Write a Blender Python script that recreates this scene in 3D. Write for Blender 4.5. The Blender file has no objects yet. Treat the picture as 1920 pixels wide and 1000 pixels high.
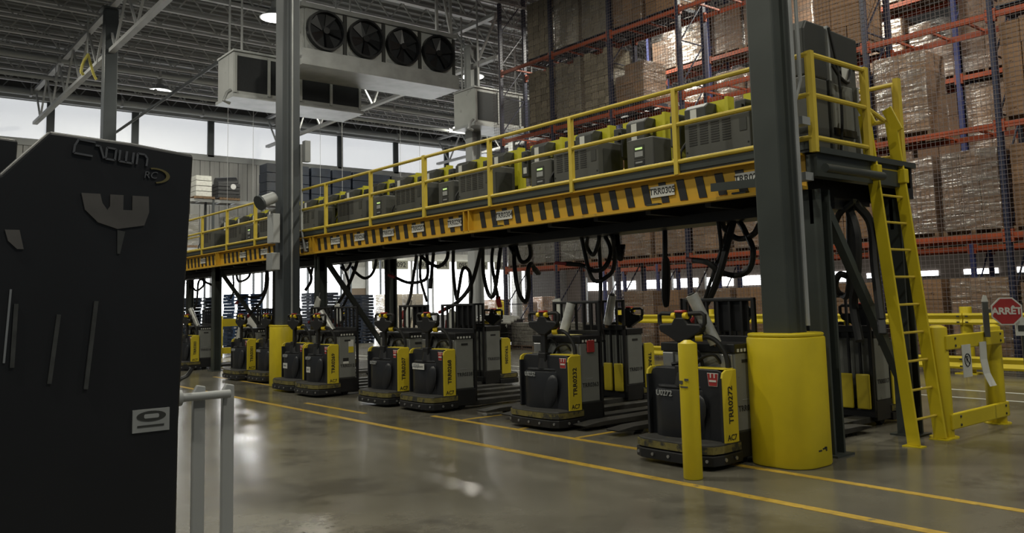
import bpy, bmesh, math, random
from mathutils import Vector, Matrix
random.seed(7)
C = bpy.context.scene.collection
S = bpy.context.scene
PI = math.pi

# ------------------------------------------------------------------ camera
# world: X = across towards the racks, Y = along the charging platform, Z up
HC = 1.6
FP, CX, CY = 1571.904, 960.0, 410.0


def _n(v):
    return v / v.length


def _ray(u, v):
    return Vector((u - CX, v - CY, FP))


_A = _n(_ray(-324, 597))
_B = _ray(2900, 597 - .0247 * 3224)
_B = _n(_B - _A * _A.dot(_B))
_Z = _B.cross(_A)
if _Z.y > 0:
    _Z = -_Z
RM = Matrix((_B, _A, _Z))          # camera axes -> world axes
cam = bpy.data.objects.new('camera', bpy.data.cameras.new('camera'))
C.objects.link(cam)
cam.data.sensor_fit = 'HORIZONTAL'
cam.data.sensor_width = 36
cam.data.lens = FP / 1920 * 36
cam.data.shift_y = (CY - 500) / 1920
cam.data.clip_start = .05
cam.data.clip_end = 300
_r, _u, _b = RM @ Vector((1, 0, 0)), RM @ Vector((0, -1, 0)), RM @ Vector((0, 0, -1))
cam.matrix_world = Matrix(((_r.x, _u.x, _b.x, 0), (_r.y, _u.y, _b.y, 0), (_r.z, _u.z, _b.z, HC), (0, 0, 0, 1)))
S.camera = cam


def on(axis, u, v, val):           # the place on a real plane (x, y or z = val) that a line of sight meets
    d = RM @ _ray(u, v)
    i = 'xyz'.index(axis)
    t = (val - (HC if i == 2 else 0)) / d[i]
    return Vector((d.x * t, d.y * t, HC + d.z * t))


# ------------------------------------------------------------------ light
w = bpy.data.worlds.new('world')
S.world = w
w.use_nodes = True
w.node_tree.nodes['Background'].inputs[0].default_value = (.80, .92, 1, 1)
w.node_tree.nodes['Background'].inputs[1].default_value = .11
S.view_settings.view_transform = 'Standard'
S.view_settings.look = 'None'
S.view_settings.gamma = 1
S.view_settings.use_curve_mapping = False
S.view_settings.exposure = 0.0
LAMP_W = 400
WIN_E = .58
DOCK_E = 7.0

# ------------------------------------------------------------------ materials
MATS = {}


def mat(name, col, rough=.5, metal=0., var=.12, scale=6., bump=0., dirt=None, dscale=3., dth=.6, spec=.5):
    m = bpy.data.materials.new(name)
    m.use_nodes = True
    nt = m.node_tree
    N, L = nt.nodes, nt.links
    p = N['Principled BSDF']
    p.inputs['Roughness'].default_value = rough
    p.inputs['Metallic'].default_value = metal
    p.inputs['Specular IOR Level'].default_value = spec
    geo = N.new('ShaderNodeNewGeometry')
    nz = N.new('ShaderNodeTexNoise')
    nz.inputs['Scale'].default_value = scale
    nz.inputs['Detail'].default_value = 5
    L.new(geo.outputs['Position'], nz.inputs['Vector'])
    cr = N.new('ShaderNodeValToRGB')
    a = [max(0, c * (1 - var)) for c in col]
    b = [min(1, c * (1 + var)) for c in col]
    cr.color_ramp.elements[0].position = .3
    cr.color_ramp.elements[1].position = .7
    cr.color_ramp.elements[0].color = (*a, 1)
    cr.color_ramp.elements[1].color = (*b, 1)
    L.new(nz.outputs['Fac'], cr.inputs['Fac'])
    out = cr.outputs['Color']
    if dirt:
        n2 = N.new('ShaderNodeTexNoise')
        n2.inputs['Scale'].default_value = dscale
        n2.inputs['Detail'].default_value = 8
        n2.inputs['Roughness'].default_value = .7
        L.new(geo.outputs['Position'], n2.inputs['Vector'])
        r2 = N.new('ShaderNodeValToRGB')
        r2.color_ramp.elements[0].position = dth
        r2.color_ramp.elements[1].position = dth + .08
        L.new(n2.outputs['Fac'], r2.inputs['Fac'])
        mx = N.new('ShaderNodeMix')
        mx.data_type = 'RGBA'
        L.new(r2.outputs['Color'], mx.inputs['Factor'])
        L.new(out, mx.inputs['A'])
        mx.inputs['B'].default_value = (*dirt, 1)
        out = mx.outputs['Result']
    L.new(out, p.inputs['Base Color'])
    if bump:
        bp = N.new('ShaderNodeBump')
        bp.inputs['Strength'].default_value = bump
        bp.inputs['Distance'].default_value = .02
        L.new(nz.outputs['Fac'], bp.inputs['Height'])
        L.new(bp.outputs['Normal'], p.inputs['Normal'])
    MATS[name] = m
    return m


def emat(name, col, e):
    m = bpy.data.materials.new(name)
    m.use_nodes = True
    p = m.node_tree.nodes['Principled BSDF']
    p.inputs['Base Color'].default_value = (.8, .8, .8, 1)
    p.inputs['Emission Color'].default_value = (*col, 1)
    p.inputs['Emission Strength'].default_value = e
    MATS[name] = m
    return m


mat('yellow', (.60, .47, .012), .42, var=.08, scale=3, bump=.05, dirt=(.16, .13, .03), dscale=5, dth=.70)
mat('beam_yellow', (.56, .33, .022), .5, var=.08, scale=2, dirt=(.30, .19, .05), dscale=2.5, dth=.60)
mat('rail_yellow', (.60, .45, .05), .45, var=.08, scale=4)
mat('board_yellow', (.52, .48, .02), .5, var=.06)
mat('stripe_black', (.012, .012, .013), .5)
mat('green_steel', (.040, .047, .042), .45, var=.15, scale=2, bump=.03)
mat('col_grey', (.052, .060, .066), .45, var=.12, scale=1.5)
mat('pale_grey', (.34, .35, .35), .5, var=.1, scale=1)
mat('black', (.010, .010, .011), .45, var=.2)
mat('rubber', (.008, .008, .008), .6)
mat('truck_dark', (.017, .018, .021), .38, var=.15, scale=5, bump=.02, dirt=(.035, .034, .032), dscale=6, dth=.66)
mat('plat_dark', (.030, .029, .026), .6, var=.25, scale=9, dirt=(.07, .06, .03), dscale=7, dth=.6)
mat('worn_stripe', (.15, .125, .035), .6, var=.3, scale=12, dirt=(.03, .03, .025), dscale=9, dth=.5)
mat('truck_yellow', (.62, .49, .03), .45, var=.06, dirt=(.22, .18, .06), dscale=7, dth=.69)
mat('bat_grey', (.19, .195, .18), .5, var=.08, scale=4, dirt=(.11, .11, .10), dscale=4, dth=.62)
mat('charger_grey', (.072, .073, .066), .5, var=.06, scale=3)
mat('charger_dark', (.035, .037, .034), .5, var=.1)
mat('red', (.36, .03, .03), .4)
mat('dark_red', (.16, .018, .018), .45)
mat('knob_yellow', (.75, .55, .02), .35)
mat('white', (.62, .62, .58), .5, var=.05)
mat('paper', (.55, .55, .50), .7, var=.06)
mat('note_yellow', (.62, .55, .22), .7)
mat('note_plate', (.30, .30, .24), .6)
mat('ink', (.02, .02, .02), .6)
mat('print_grey', (.30, .31, .31), .6)
mat('steel', (.42, .42, .42), .32, metal=.8, var=.1, scale=8)
mat('galv', (.36, .37, .37), .45, metal=.35, var=.15, scale=2.5)
mat('rack_blue', (.045, .055, .17), .45, var=.15)
mat('rack_navy', (.020, .024, .055), .45, var=.15)
mat('rack_orange', (.34, .062, .020), .5, var=.15, scale=3)
mat('net', (.15, .125, .125), .7, var=.1)
mat('wood', (.16, .10, .055), .75, var=.3, scale=8)
mat('blue_pallet', (.025, .055, .13), .6, var=.2)
mat('navy_pallet', (.016, .026, .05), .6, var=.2)
mat('navy_wrap', (.012, .018, .032), .35, var=.3, scale=3, bump=.3)
mat('black_load', (.02, .021, .024), .4, var=.4, scale=4, bump=.3)
mat('clad', (.36, .36, .35), .55, var=.06, scale=1)
mat('roof', (.20, .205, .21), .6, var=.12, scale=.7)
mat('roof_rib', (.15, .155, .16), .6, var=.1, scale=.7)
mat('truss', (.42, .425, .43), .5, var=.12, scale=1.5)
mat('unit_white', (.40, .41, .40), .45, var=.1, scale=1.2, dirt=(.24, .24, .23), dscale=2, dth=.6)
mat('coil_dark', (.005, .007, .010), .6, var=.3, scale=20)
mat('fan_black', (.012, .013, .015), .35)
mat('wall', (.16, .155, .15), .7, var=.1, scale=.5)
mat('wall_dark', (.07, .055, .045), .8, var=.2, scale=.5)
mat('wood_door', (.20, .15, .10), .6, var=.1, scale=1)
mat('line_yellow', (.42, .27, .035), .55, var=.2, scale=10, dirt=(.16, .13, .08), dscale=8, dth=.58)
mat('strap', (.55, .48, .10), .6)
mat('lrc_black', (.0075, .008, .0105), .42, var=.15, scale=3, bump=.02)
mat('lrc_window_light', (.085, .08, .078), .55, var=.25, scale=6)
mat('lrc_letter', (.085, .09, .105), .5)
mat('lrc_ring', (.12, .10, .035), .5)
mat('lrc_slot', (.045, .047, .047), .5, var=.3, scale=20)
mat('foil', (.55, .55, .52), .25, metal=.3, var=.15, scale=10)
emat('window_glass', (.93, .96, 1.0), WIN_E)
emat('dock_glass', (.94, .97, 1.0), DOCK_E)
emat('lamp_glow', (1, .98, .93), 9)
emat('green_led', (.45, .9, .02), .55)


def floor_mat():
    m = mat('floor', (.128, .119, .094), .24, var=.28, scale=.55, dirt=(.078, .072, .058), dscale=.45, dth=.52)
    nt = m.node_tree
    N, L = nt.nodes, nt.links
    p = N['Principled BSDF']
    geo = N.new('ShaderNodeNewGeometry')
    nz = N.new('ShaderNodeTexNoise')
    nz.inputs['Scale'].default_value = 1.3
    nz.inputs['Detail'].default_value = 9
    nz.inputs['Roughness'].default_value = .65
    L.new(geo.outputs['Position'], nz.inputs['Vector'])
    mr = N.new('ShaderNodeMapRange')
    mr.inputs[3].default_value = .12
    mr.inputs[4].default_value = .34
    L.new(nz.outputs['Fac'], mr.inputs[0])
    L.new(mr.outputs[0], p.inputs['Roughness'])
    bp = N.new('ShaderNodeBump')
    bp.inputs['Strength'].default_value = .05
    bp.inputs['Distance'].default_value = .03
    L.new(nz.outputs['Fac'], bp.inputs['Height'])
    L.new(bp.outputs['Normal'], p.inputs['Normal'])


floor_mat()


def carton_mat(name, col):
    """corrugated board with printed marks (flat print) and per-carton tint"""
    m = mat(name, col, .72, var=.10, scale=2.5)
    nt = m.node_tree
    N, L = nt.nodes, nt.links
    p = N['Principled BSDF']
    src = p.inputs['Base Color'].links[0].from_socket
    oi = N.new('ShaderNodeObjectInfo')
    hv = N.new('ShaderNodeHueSaturation')
    mr = N.new('ShaderNodeMapRange')
    mr.inputs[3].default_value = .72
    mr.inputs[4].default_value = 1.2
    L.new(oi.outputs['Random'], mr.inputs[0])
    L.new(mr.outputs[0], hv.inputs['Value'])
    L.new(src, hv.inputs['Color'])
    tc = N.new('ShaderNodeTexCoord')
    mp = N.new('ShaderNodeMapping')
    mp.inputs['Scale'].default_value = (9, 9, 14)
    L.new(tc.outputs['Object'], mp.inputs['Vector'])
    nz = N.new('ShaderNodeTexNoise')
    nz.inputs['Scale'].default_value = 1.6
    nz.inputs['Detail'].default_value = 2
    L.new(mp.outputs[0], nz.inputs['Vector'])
    r = N.new('ShaderNodeValToRGB')
    r.color_ramp.elements[0].position = .60
    r.color_ramp.elements[1].position = .64
    L.new(nz.outputs['Fac'], r.inputs['Fac'])
    mx = N.new('ShaderNodeMix')
    mx.data_type = 'RGBA'
    L.new(r.outputs['Color'], mx.inputs['Factor'])
    L.new(hv.outputs['Color'], mx.inputs['A'])
    mx.inputs['B'].default_value = (col[0] * .45, col[1] * .42, col[2] * .40, 1)
    L.new(mx.outputs['Result'], p.inputs['Base Color'])


carton_mat('carton', (.235, .135, .072))
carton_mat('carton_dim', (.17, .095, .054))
carton_mat('carton_beige', (.25, .215, .155))
carton_mat('carton_grey', (.17, .165, .14))


def wrap_mat():
    m = bpy.data.materials.new('wrap')
    m.use_nodes = True
    nt = m.node_tree
    N, L = nt.nodes, nt.links
    for n in list(N):
        N.remove(n)
    out = N.new('ShaderNodeOutputMaterial')
    tr = N.new('ShaderNodeBsdfTransparent')
    gl = N.new('ShaderNodeBsdfGlossy')
    gl.inputs['Roughness'].default_value = .22
    gl.inputs['Color'].default_value = (.85, .85, .85, 1)
    df = N.new('ShaderNodeBsdfDiffuse')
    df.inputs['Color'].default_value = (.55, .54, .52, 1)
    geo = N.new('ShaderNodeNewGeometry')
    mp = N.new('ShaderNodeMapping')
    mp.inputs['Scale'].default_value = (1.6, 1.6, 11)
    mp.inputs['Rotation'].default_value = (.1, .12, 0)
    L.new(geo.outputs['Position'], mp.inputs['Vector'])
    nz = N.new('ShaderNodeTexNoise')
    nz.inputs['Scale'].default_value = 1.5
    nz.inputs['Detail'].default_value = 6
    L.new(mp.outputs[0], nz.inputs['Vector'])
    bp = N.new('ShaderNodeBump')
    bp.inputs['Strength'].default_value = .8
    bp.inputs['Distance'].default_value = .05
    L.new(nz.outputs['Fac'], bp.inputs['Height'])
    L.new(bp.outputs['Normal'], gl.inputs['Normal'])
    m1 = N.new('ShaderNodeMixShader')
    m1.inputs[0].default_value = .22
    L.new(gl.outputs[0], m1.inputs[1])
    L.new(df.outputs[0], m1.inputs[2])
    mr = N.new('ShaderNodeMapRange')
    mr.inputs[1].default_value = .42
    mr.inputs[2].default_value = .72
    mr.inputs[3].default_value = .05
    mr.inputs[4].default_value = .48
    L.new(nz.outputs['Fac'], mr.inputs[0])
    m2 = N.new('ShaderNodeMixShader')
    L.new(mr.outputs[0], m2.inputs[0])
    L.new(tr.outputs[0], m2.inputs[1])
    L.new(m1.outputs[0], m2.inputs[2])
    L.new(m2.outputs[0], out.inputs[0])
    MATS['wrap'] = m


wrap_mat()


# ------------------------------------------------------------------ builders
class MB:
    def __init__(s):
        s.v, s.f = [], []

    def add(s, vs, fs):
        o = len(s.v)
        s.v += [tuple(p) for p in vs]
        s.f += [tuple(i + o for i in f) for f in fs]
        return s

    def box(s, x0, x1, y0, y1, z0, z1):
        return s.add([(x0, y0, z0), (x1, y0, z0), (x1, y1, z0), (x0, y1, z0), (x0, y0, z1), (x1, y0, z1), (x1, y1, z1), (x0, y1, z1)],
                     [(0, 3, 2, 1), (4, 5, 6, 7), (0, 1, 5, 4), (1, 2, 6, 5), (2, 3, 7, 6), (3, 0, 4, 7)])

    def bar(s, p, q, a, b=None, up=(0, 0, 1)):
        """rectangular bar from p to q, a wide (sideways) and b tall"""
        b = a if b is None else b
        p, q = Vector(p), Vector(q)
        d = (q - p).normalized()
        up = Vector(up)
        if abs(d.dot(up)) > .99:
            up = Vector((1, 0, 0))
        x = d.cross(up).normalized() * a / 2
        y = x.cross(d).normalized() * b / 2
        vs = [p - x - y, p + x - y, p + x + y, p - x + y, q - x - y, q + x - y, q + x + y, q - x + y]
        return s.add(vs, [(0, 3, 2, 1), (4, 5, 6, 7), (0, 1, 5, 4), (1, 2, 6, 5), (2, 3, 7, 6), (3, 0, 4, 7)])

    def prism(s, poly, ax, a, b):
        n = len(poly)

        def P(p, t):
            return {'x': (t, p[0], p[1]), 'y': (p[0], t, p[1]), 'z': (p[0], p[1], t)}[ax]
        vs = [P(p, a) for p in poly] + [P(p, b) for p in poly]
        fs = [tuple(range(n))[::-1], tuple(range(n, 2 * n))] + [(i, (i + 1) % n, n + (i + 1) % n, n + i) for i in range(n)]
        return s.add(vs, fs)

    def cyl(s, p, q, r, n=12, r2=None):
        return s.tube([p, q], r, n, r2)

    def tube(s, path, r, n=8, r2=None):
        P = [Vector(p) for p in path]
        m = len(P)
        vs, fs = [], []
        prev = None
        for i in range(m):
            d = (P[min(i + 1, m - 1)] - P[max(i - 1, 0)])
            d = d.normalized() if d.length > 1e-9 else Vector((0, 0, 1))
            if prev is None:
                a = Vector((0, 0, 1)) if abs(d.z) < .9 else Vector((1, 0, 0))
                x = d.cross(a).normalized()
            else:
                x = (prev - d * prev.dot(d)).normalized()
            prev = x
            y = d.cross(x)
            rr = r if r2 is None else r + (r2 - r) * i / (m - 1)
            for k in range(n):
                t = 2 * PI * k / n
                vs.append(P[i] + (x * math.cos(t) + y * math.sin(t)) * rr)
        for i in range(m - 1):
            for k in range(n):
                k2 = (k + 1) % n
                fs.append((i * n + k, i * n + k2, (i + 1) * n + k2, (i + 1) * n + k))
        fs.append(tuple(range(n))[::-1])
        fs.append(tuple(range((m - 1) * n, m * n)))
        return s.add(vs, fs)

    def mesh(s, name, m, bevel=0, seg=2, smooth=False):
        me = bpy.data.meshes.new(name)
        bm = bmesh.new()
        vs = [bm.verts.new(v) for v in s.v]
        for f in s.f:
            try:
                bm.faces.new([vs[i] for i in f])
            except ValueError:
                pass
        bmesh.ops.recalc_face_normals(bm, faces=bm.faces)
        if bevel:
            ed = [e for e in bm.edges if len(e.link_faces) == 2 and e.calc_face_angle(0) > .6]
            bmesh.ops.bevel(bm, geom=ed, offset=bevel, segments=seg, profile=.5, affect='EDGES', clamp_overlap=True)
        if smooth:
            for f in bm.faces:
                f.smooth = True
            for e in bm.edges:
                if len(e.link_faces) == 2 and e.calc_face_angle(0) > .7:
                    e.smooth = False
        bm.to_mesh(me)
        bm.free()
        me.materials.append(MATS[m])
        return me

    def build(s, name, m, parent=None, loc=(0, 0, 0), rz=0, bevel=0, seg=2, smooth=False):
        return inst(name, s.mesh(name, m, bevel, seg, smooth), parent, loc, (0, 0, rz))


def inst(name, me, parent=None, loc=(0, 0, 0), rot=(0, 0, 0), sc=None):
    o = bpy.data.objects.new(name, me)
    C.objects.link(o)
    o.parent = parent
    o.location = loc
    o.rotation_euler = rot
    if sc:
        o.scale = sc
    return o


def tag(o, label=None, cat=None, group=None, kind=None):
    for k, v in (('label', label), ('category', cat), ('group', group), ('kind', kind)):
        if v:
            o[k] = v
    return o


def thing(name, label, cat, loc=(0, 0, 0), rz=0, group=None):
    o = bpy.data.objects.new(name, None)
    o.empty_display_size = .1
    C.objects.link(o)
    o.location = loc
    o.rotation_euler = (0, 0, rz)
    return tag(o, label, cat, group)


def struct(o):
    o['kind'] = 'structure'
    return o


def copy_tree(o, parent=None):
    c = o.copy()
    C.objects.link(c)
    c.parent = parent
    for ch in list(o.children):
        copy_tree(ch, c)
    return c


def box(name, m, x0, x1, y0, y1, z0, z1, parent=None, bevel=0):
    return MB().box(x0, x1, y0, y1, z0, z1).build(name, m, parent, bevel=bevel)


_txt = {}


def text(name, s, size, m, parent, loc, rot, ext=.002, off=0., shear=0., space=1.):
    key = (s, size, m, ext, off, shear, space)
    if key not in _txt:
        cu = bpy.data.curves.new('lettering', 'FONT')
        cu.body = s
        cu.size = size
        cu.extrude = ext
        cu.offset = off
        cu.shear = shear
        cu.space_character = space
        cu.align_x = 'CENTER'
        cu.align_y = 'CENTER'
        cu.resolution_u = 3
        ob = bpy.data.objects.new('lettering_tmp', cu)
        C.objects.link(ob)
        dg = bpy.context.evaluated_depsgraph_get()
        me = bpy.data.meshes.new_from_object(ob.evaluated_get(dg))
        me.name = 'lettering'
        bpy.data.objects.remove(ob)
        bpy.data.curves.remove(cu)
        me.materials.clear()
        me.materials.append(MATS[m])
        _txt[key] = me
    return inst(name, _txt[key], parent, loc, rot)


# facing helpers for lettering: reads left to right seen from that side
FX = (PI / 2, 0, -PI / 2)     # on a face that looks to -X
FY = (PI / 2, 0, 0)           # on a face that looks to -Y


def smooth_path(pts, n=8):
    """Catmull-Rom through the points"""
    P = [Vector(p) for p in pts]
    P = [P[0] * 2 - P[1]] + P + [P[-1] * 2 - P[-2]]
    out = []
    for i in range(1, len(P) - 2):
        a, b, c, d = P[i - 1:i + 3]
        for k in range(n):
            t = k / n
            out.append(.5 * ((2 * b) + (c - a) * t + (2 * a - 5 * b + 4 * c - d) * t * t + (3 * b - a - 3 * c + d) * t ** 3))
    out.append(P[-2])
    return out


def rrect(x0, x1, y0, y1, r, n=4):
    pts = []
    for cx, cy, a in ((x1 - r, y1 - r, 0), (x0 + r, y1 - r, 90), (x0 + r, y0 + r, 180), (x1 - r, y0 + r, 270)):
        for k in range(n + 1):
            t = math.radians(a + 90 * k / n)
            pts.append((cx + r * math.cos(t), cy + r * math.sin(t)))
    return pts


ORD = ['first', 'second', 'third', 'fourth', 'fifth', 'sixth', 'seventh', 'eighth', 'ninth', 'tenth', 'eleventh', 'twelfth', 'thirteenth',
       'fourteenth', 'fifteenth', 'sixteenth', 'seventeenth', 'eighteenth', 'nineteenth', 'twentieth', 'twenty-first', 'twenty-second',
       'twenty-third', 'twenty-fourth', 'twenty-fifth', 'twenty-sixth', 'twenty-seventh', 'twenty-eighth', 'twenty-ninth', 'thirtieth',
       'thirty-first', 'thirty-second', 'thirty-third', 'thirty-fourth', 'thirty-fifth', 'thirty-sixth', 'thirty-seventh', 'thirty-eighth',
       'thirty-ninth', 'fortieth', 'forty-first', 'forty-second']

YW = 45.0      # far wall
ZR = 13.0      # roof deck

# ------------------------------------------------------------------ shell
floor = struct(box('floor', 'floor', -20, 42, -12, YW + .3, -.2, 0))
for x0, x1, y0, y1 in ((5.73, 5.83, 1.2, 21), (6.72, 6.81, 1.5, 10.2), (6.8, 8.6, 7.24, 7.31), (6.8, 8.4, 9.49, 9.56), (6.8, 7.1, 8.28, 8.34),
                       (6.9, 8.5, 10.6, 10.67), (6.2, 6.28, 11.2, 13.2), (7.1, 7.18, 16.6, 20), (14.2, 14.28, 4, 12), (13.2, 13.26, 3, 25), (12.4, 12.46, 14, 30)):
    box('floor_line', 'line_yellow' if x0 < 12 else 'paper', x0, x1, y0, y1, 0, .003, floor)

wall = struct(box('wall_far', 'wall', -20, 42, YW + .12, YW + .4, 0, ZR))
box('sill_beam', 'pale_grey', -20, 42, YW - .12, YW + .12, 9.55, 9.86, wall)
box('head_beam', 'pale_grey', -20, 42, YW - .3, YW + .12, 11.74, 12.25, wall)
cl = MB().box(-.245, .245, -.04, .12, 4.75, 9.55).box(-.03, .03, -.06, -.04, 4.75, 9.55).mesh('cladding_panel', 'clad')
for i in range(66):
    inst('cladding_panel', cl, wall, (4 + i * .52, YW, 0))
box('apron_panel', 'wall', 4, 42, YW - .06, YW + .12, 0, .85, wall)
box('white_band', 'white', 4, 42, YW - .06, YW + .12, 4.25, 4.75, wall)
# clerestory windows
mx = [-3.6 + 3.87 * i for i in range(11)]
for i in range(10):
    t = struct(thing('window_%d' % (i + 1), 'bright clerestory window, %s from the left below the roof' % ORD[i], 'window', (mx[i], YW, 9.86)))
    box('pane', 'window_glass', .13, 3.74, 0, .03, 0, 1.9, t)
    box('mullion', 'col_grey', -.2, .14, -.12, .1, -.1, 1.95, t)
    box('sill', 'pale_grey', .14, 3.67, -.06, .1, -.08, .03, t)
    box('head', 'pale_grey', .14, 3.67, -.06, .1, 1.85, 1.95, t)
# dock doors: daylit translucent door panels with frames and number plates
nums = {26.0: '091', 27.57: '092', 29.14: '093', 30.71: '094', 32.28: '095', 33.85: '096', 35.42: '097'}
dx = 13.44
k = 11
for i in range(16):
    x = dx + 1.57 * i
    if abs(x - 24.43) < .2:      # brown solid door
        t = struct(thing('door_%d' % k, 'brown solid dock door under a white wall band', 'door', (x, YW, 0)))
        box('leaf', 'wood_door', -.7, .86, -.03, .1, 0, 2.6, t)
        box('leaf_top', 'white', -.7, .86, -.03, .1, 2.6, 4.3, t)
    else:
        t = struct(thing('window_%d' % k, 'white daylit dock door panel, %s from the left along the end wall' % ORD[i], 'window', (x, YW, .85)))
        for z0, z1 in ((0, 1.1), (1.14, 2.1), (2.14, 3.4)):
            box('pane', 'dock_glass', -.7, .7, 0, .04, z0, z1, t)
    box('post', 'pale_grey', -.86, -.7, -.14, .1, -.85 if i != 7 else 0, 3.45, t)
    for nx, s in nums.items():
        if abs(nx - x) < .2:
            pl = box('number_plate', 'note_plate', -.5, .5, -.2, -.16, 2.9, 3.44, t)
            text('numeral', s, .44, 'ink', pl, (0, -.203, 3.17), FY, .002, .006)
    k += 1
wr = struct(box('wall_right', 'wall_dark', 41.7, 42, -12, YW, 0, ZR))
for i, y in enumerate((14.3, 16.6, 19.3, 21.4)):
    t = struct(thing('window_%d' % (40 + i), 'small bright dock light seen low between the racks, %s from the right' % ORD[i], 'window', (41.66, y, 2.34)))
    box('pane', 'dock_glass', -.02, .02, -.75, .75, 0, .24, t)
    box('frame', 'col_grey', -.03, .03, -.8, .8, -.05, 0, t)

for i in range(8):
    t = struct(thing('window_%d' % (50 + i), 'bright dock door light on the right wall beyond the racks, %s from the right' % ORD[i], 'window', (41.66, 23.6 + 2.6 * i, 1.75)))
    for z0, z1 in ((.45, .72), (.76, 1.0)):
        box('pane', 'dock_glass', -.02, .02, -.95, .95, z0, z1, t)
    box('frame', 'pale_grey', -.04, .04, 1.0, 1.12, -1.75, 1.4, t)

# roof
ceil = struct(box('ceiling', 'roof', -20, 42, -12, YW + .3, ZR, ZR + .2))
rb = MB().prism([(-.12, 0), (.12, 0), (.07, -.09), (-.07, -.09)], 'x', -20, 42).mesh('deck_rib', 'roof_rib')
for i in range(52):
    inst('deck_rib', rb, ceil, (0, 19.5 + .5 * i, ZR))


def web(L, h, step, cr, wr_):
    mb = MB()
    mb.bar((0, 0, 0), (L, 0, 0), cr * 1.6, cr)
    mb.bar((0, 0, -h), (L, 0, -h), cr * 1.6, cr)
    n = int(L / step)
    for i in range(n):
        a, b = i * step, (i + 1) * step
        m = (a + b) / 2
        mb.bar((a, 0, 0), (m, 0, -h), wr_, wr_)
        mb.bar((m, 0, -h), (b, 0, 0), wr_, wr_)
    return mb


jm = web(62, .75, 1.1, .09, .045).mesh('bar_joist', 'truss')
for i in range(15):
    inst('bar_joist', jm, ceil, (-20, 18.8 + 1.85 * i, ZR - .1))
tm = web(20.8, 1.6, 2.6, .13, .075).mesh('roof_truss', 'truss')
for x in (-4.2, 7.2, 18.6, 30):
    inst('roof_truss', tm, ceil, (x, 23.4, ZR - .9), (0, 0, PI / 2))
# pipes under the roof
for i, (y, z, r, lab) in enumerate(((38, 12.0, .13, 'large pale pipe running under the roof in front of the windows'), (38.6, 11.35, .10, 'thinner pale pipe running just below the large roof pipe'),
                                    (44.2, 11.95, .16, 'thick white pipe along the top of the clerestory windows'))):
    t = thing('roof_pipe', lab, 'pipe', (-15, y, z), 0, 'pipes under the roof')
    MB().cyl((0, 0, 0), (52, 0, 0), r, 12).build('pipe_run', 'pale_grey', t, smooth=True)
    for j in range(13):
        hb = MB().cyl((2 + 4 * j, 0, 0), (2 + 4 * j, 0, 13 - z), .015, 5)
        hb.box(1.95 + 4 * j, 2.05 + 4 * j, -r - .015, r + .015, -r - .015, r + .015)
        hb.build('hanger', 'truss', t)
t = thing('coolant_pipe', 'thin dark pipe leading from the left cooling unit to the far wall', 'pipe', (9.1, 24.4, 9.2))
MB().cyl((0, 0, .05), (0, 20.5, -.2), .055, 8).build('pipe_run', 'col_grey', t, smooth=True)
MB().cyl((0, 0, .05), (0, 0, -1.2), .055, 8).cyl((0, 0, -1.2), (.35, 0, -1.3), .055, 8).build('pipe_drop', 'pale_grey', t, smooth=True)
t = thing('hanging_strap', 'yellow strap tied to a thin rod hanging from the roof', 'strap', (6.8, 32, 10.7))
MB().cyl((0, 0, 0), (-.05, 0, 2.3), .025, 6).build('rod', 'pale_grey', t)
MB().tube(smooth_path([(0, 0, 0), (-.12, 0, -.25), (-.2, 0, -.6), (-.12, 0, -.75)]), .05, 6).build('ribbon', 'strap', t)
MB().tube(smooth_path([(0, 0, .05), (.1, 0, -.3), (.2, 0, -.65), (.3, 0, -.85)]), .045, 6).build('ribbon', 'strap', t)

# ------------------------------------------------------------------ building columns


def hsec(w, d, tf, tw):
    """H outline, flanges facing +-x"""
    a, b = w / 2, d / 2
    return [(-a, -b), (-a + tf, -b), (-a + tf, -tw), (a - tf, -tw), (a - tf, -b), (a, -b), (a, b), (a - tf, b), (a - tf, tw), (-a + tf, tw), (-a + tf, b), (-a, b)]


def column(x, y, label, m='col_grey', sleeve=False, w_=.36, top=12.0, tube=True):
    t = thing('building_column', label, 'column', (x, y, 0))
    if tube:
        MB().box(-w_ / 2, w_ / 2, -w_ / 2, w_ / 2, 0, top).build('shaft', m, t, bevel=.02)
    else:
        MB().prism(hsec(w_, w_, .05, .03), 'z', 0, top).build('shaft', m, t)
    box('cap_plate', m, -w_ * .8, w_ * .8, -w_ * .8, w_ * .8, top, top + .04, t)
    if sleeve:
        pts = rrect(-.33, .33, -.33, .33, .24, 6)
        g = MB().prism(pts, 'z', 0, 1.2).build('column_guard', 'yellow', t, bevel=.02, smooth=True)
        MB().prism([(p[0] * .97, p[1] * .97) for p in pts], 'z', 1.2, 1.235).build('guard_cap', 'yellow', g, bevel=.015, smooth=True)
        MB().box(.325, .335, -.004, .004, .02, 1.19).build('guard_seam', 'ink', g)
        sp = MB()
        for px_, pz, ww in ((-.07, .15, .05), (.0, .162, .07), (.03, .17, .035), (.05, .145, .02)):
            sp.box(px_, px_ + ww, -.334, -.329, pz, pz + .013)
        sp.build('scuff', 'ink', g)
    return t


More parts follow.
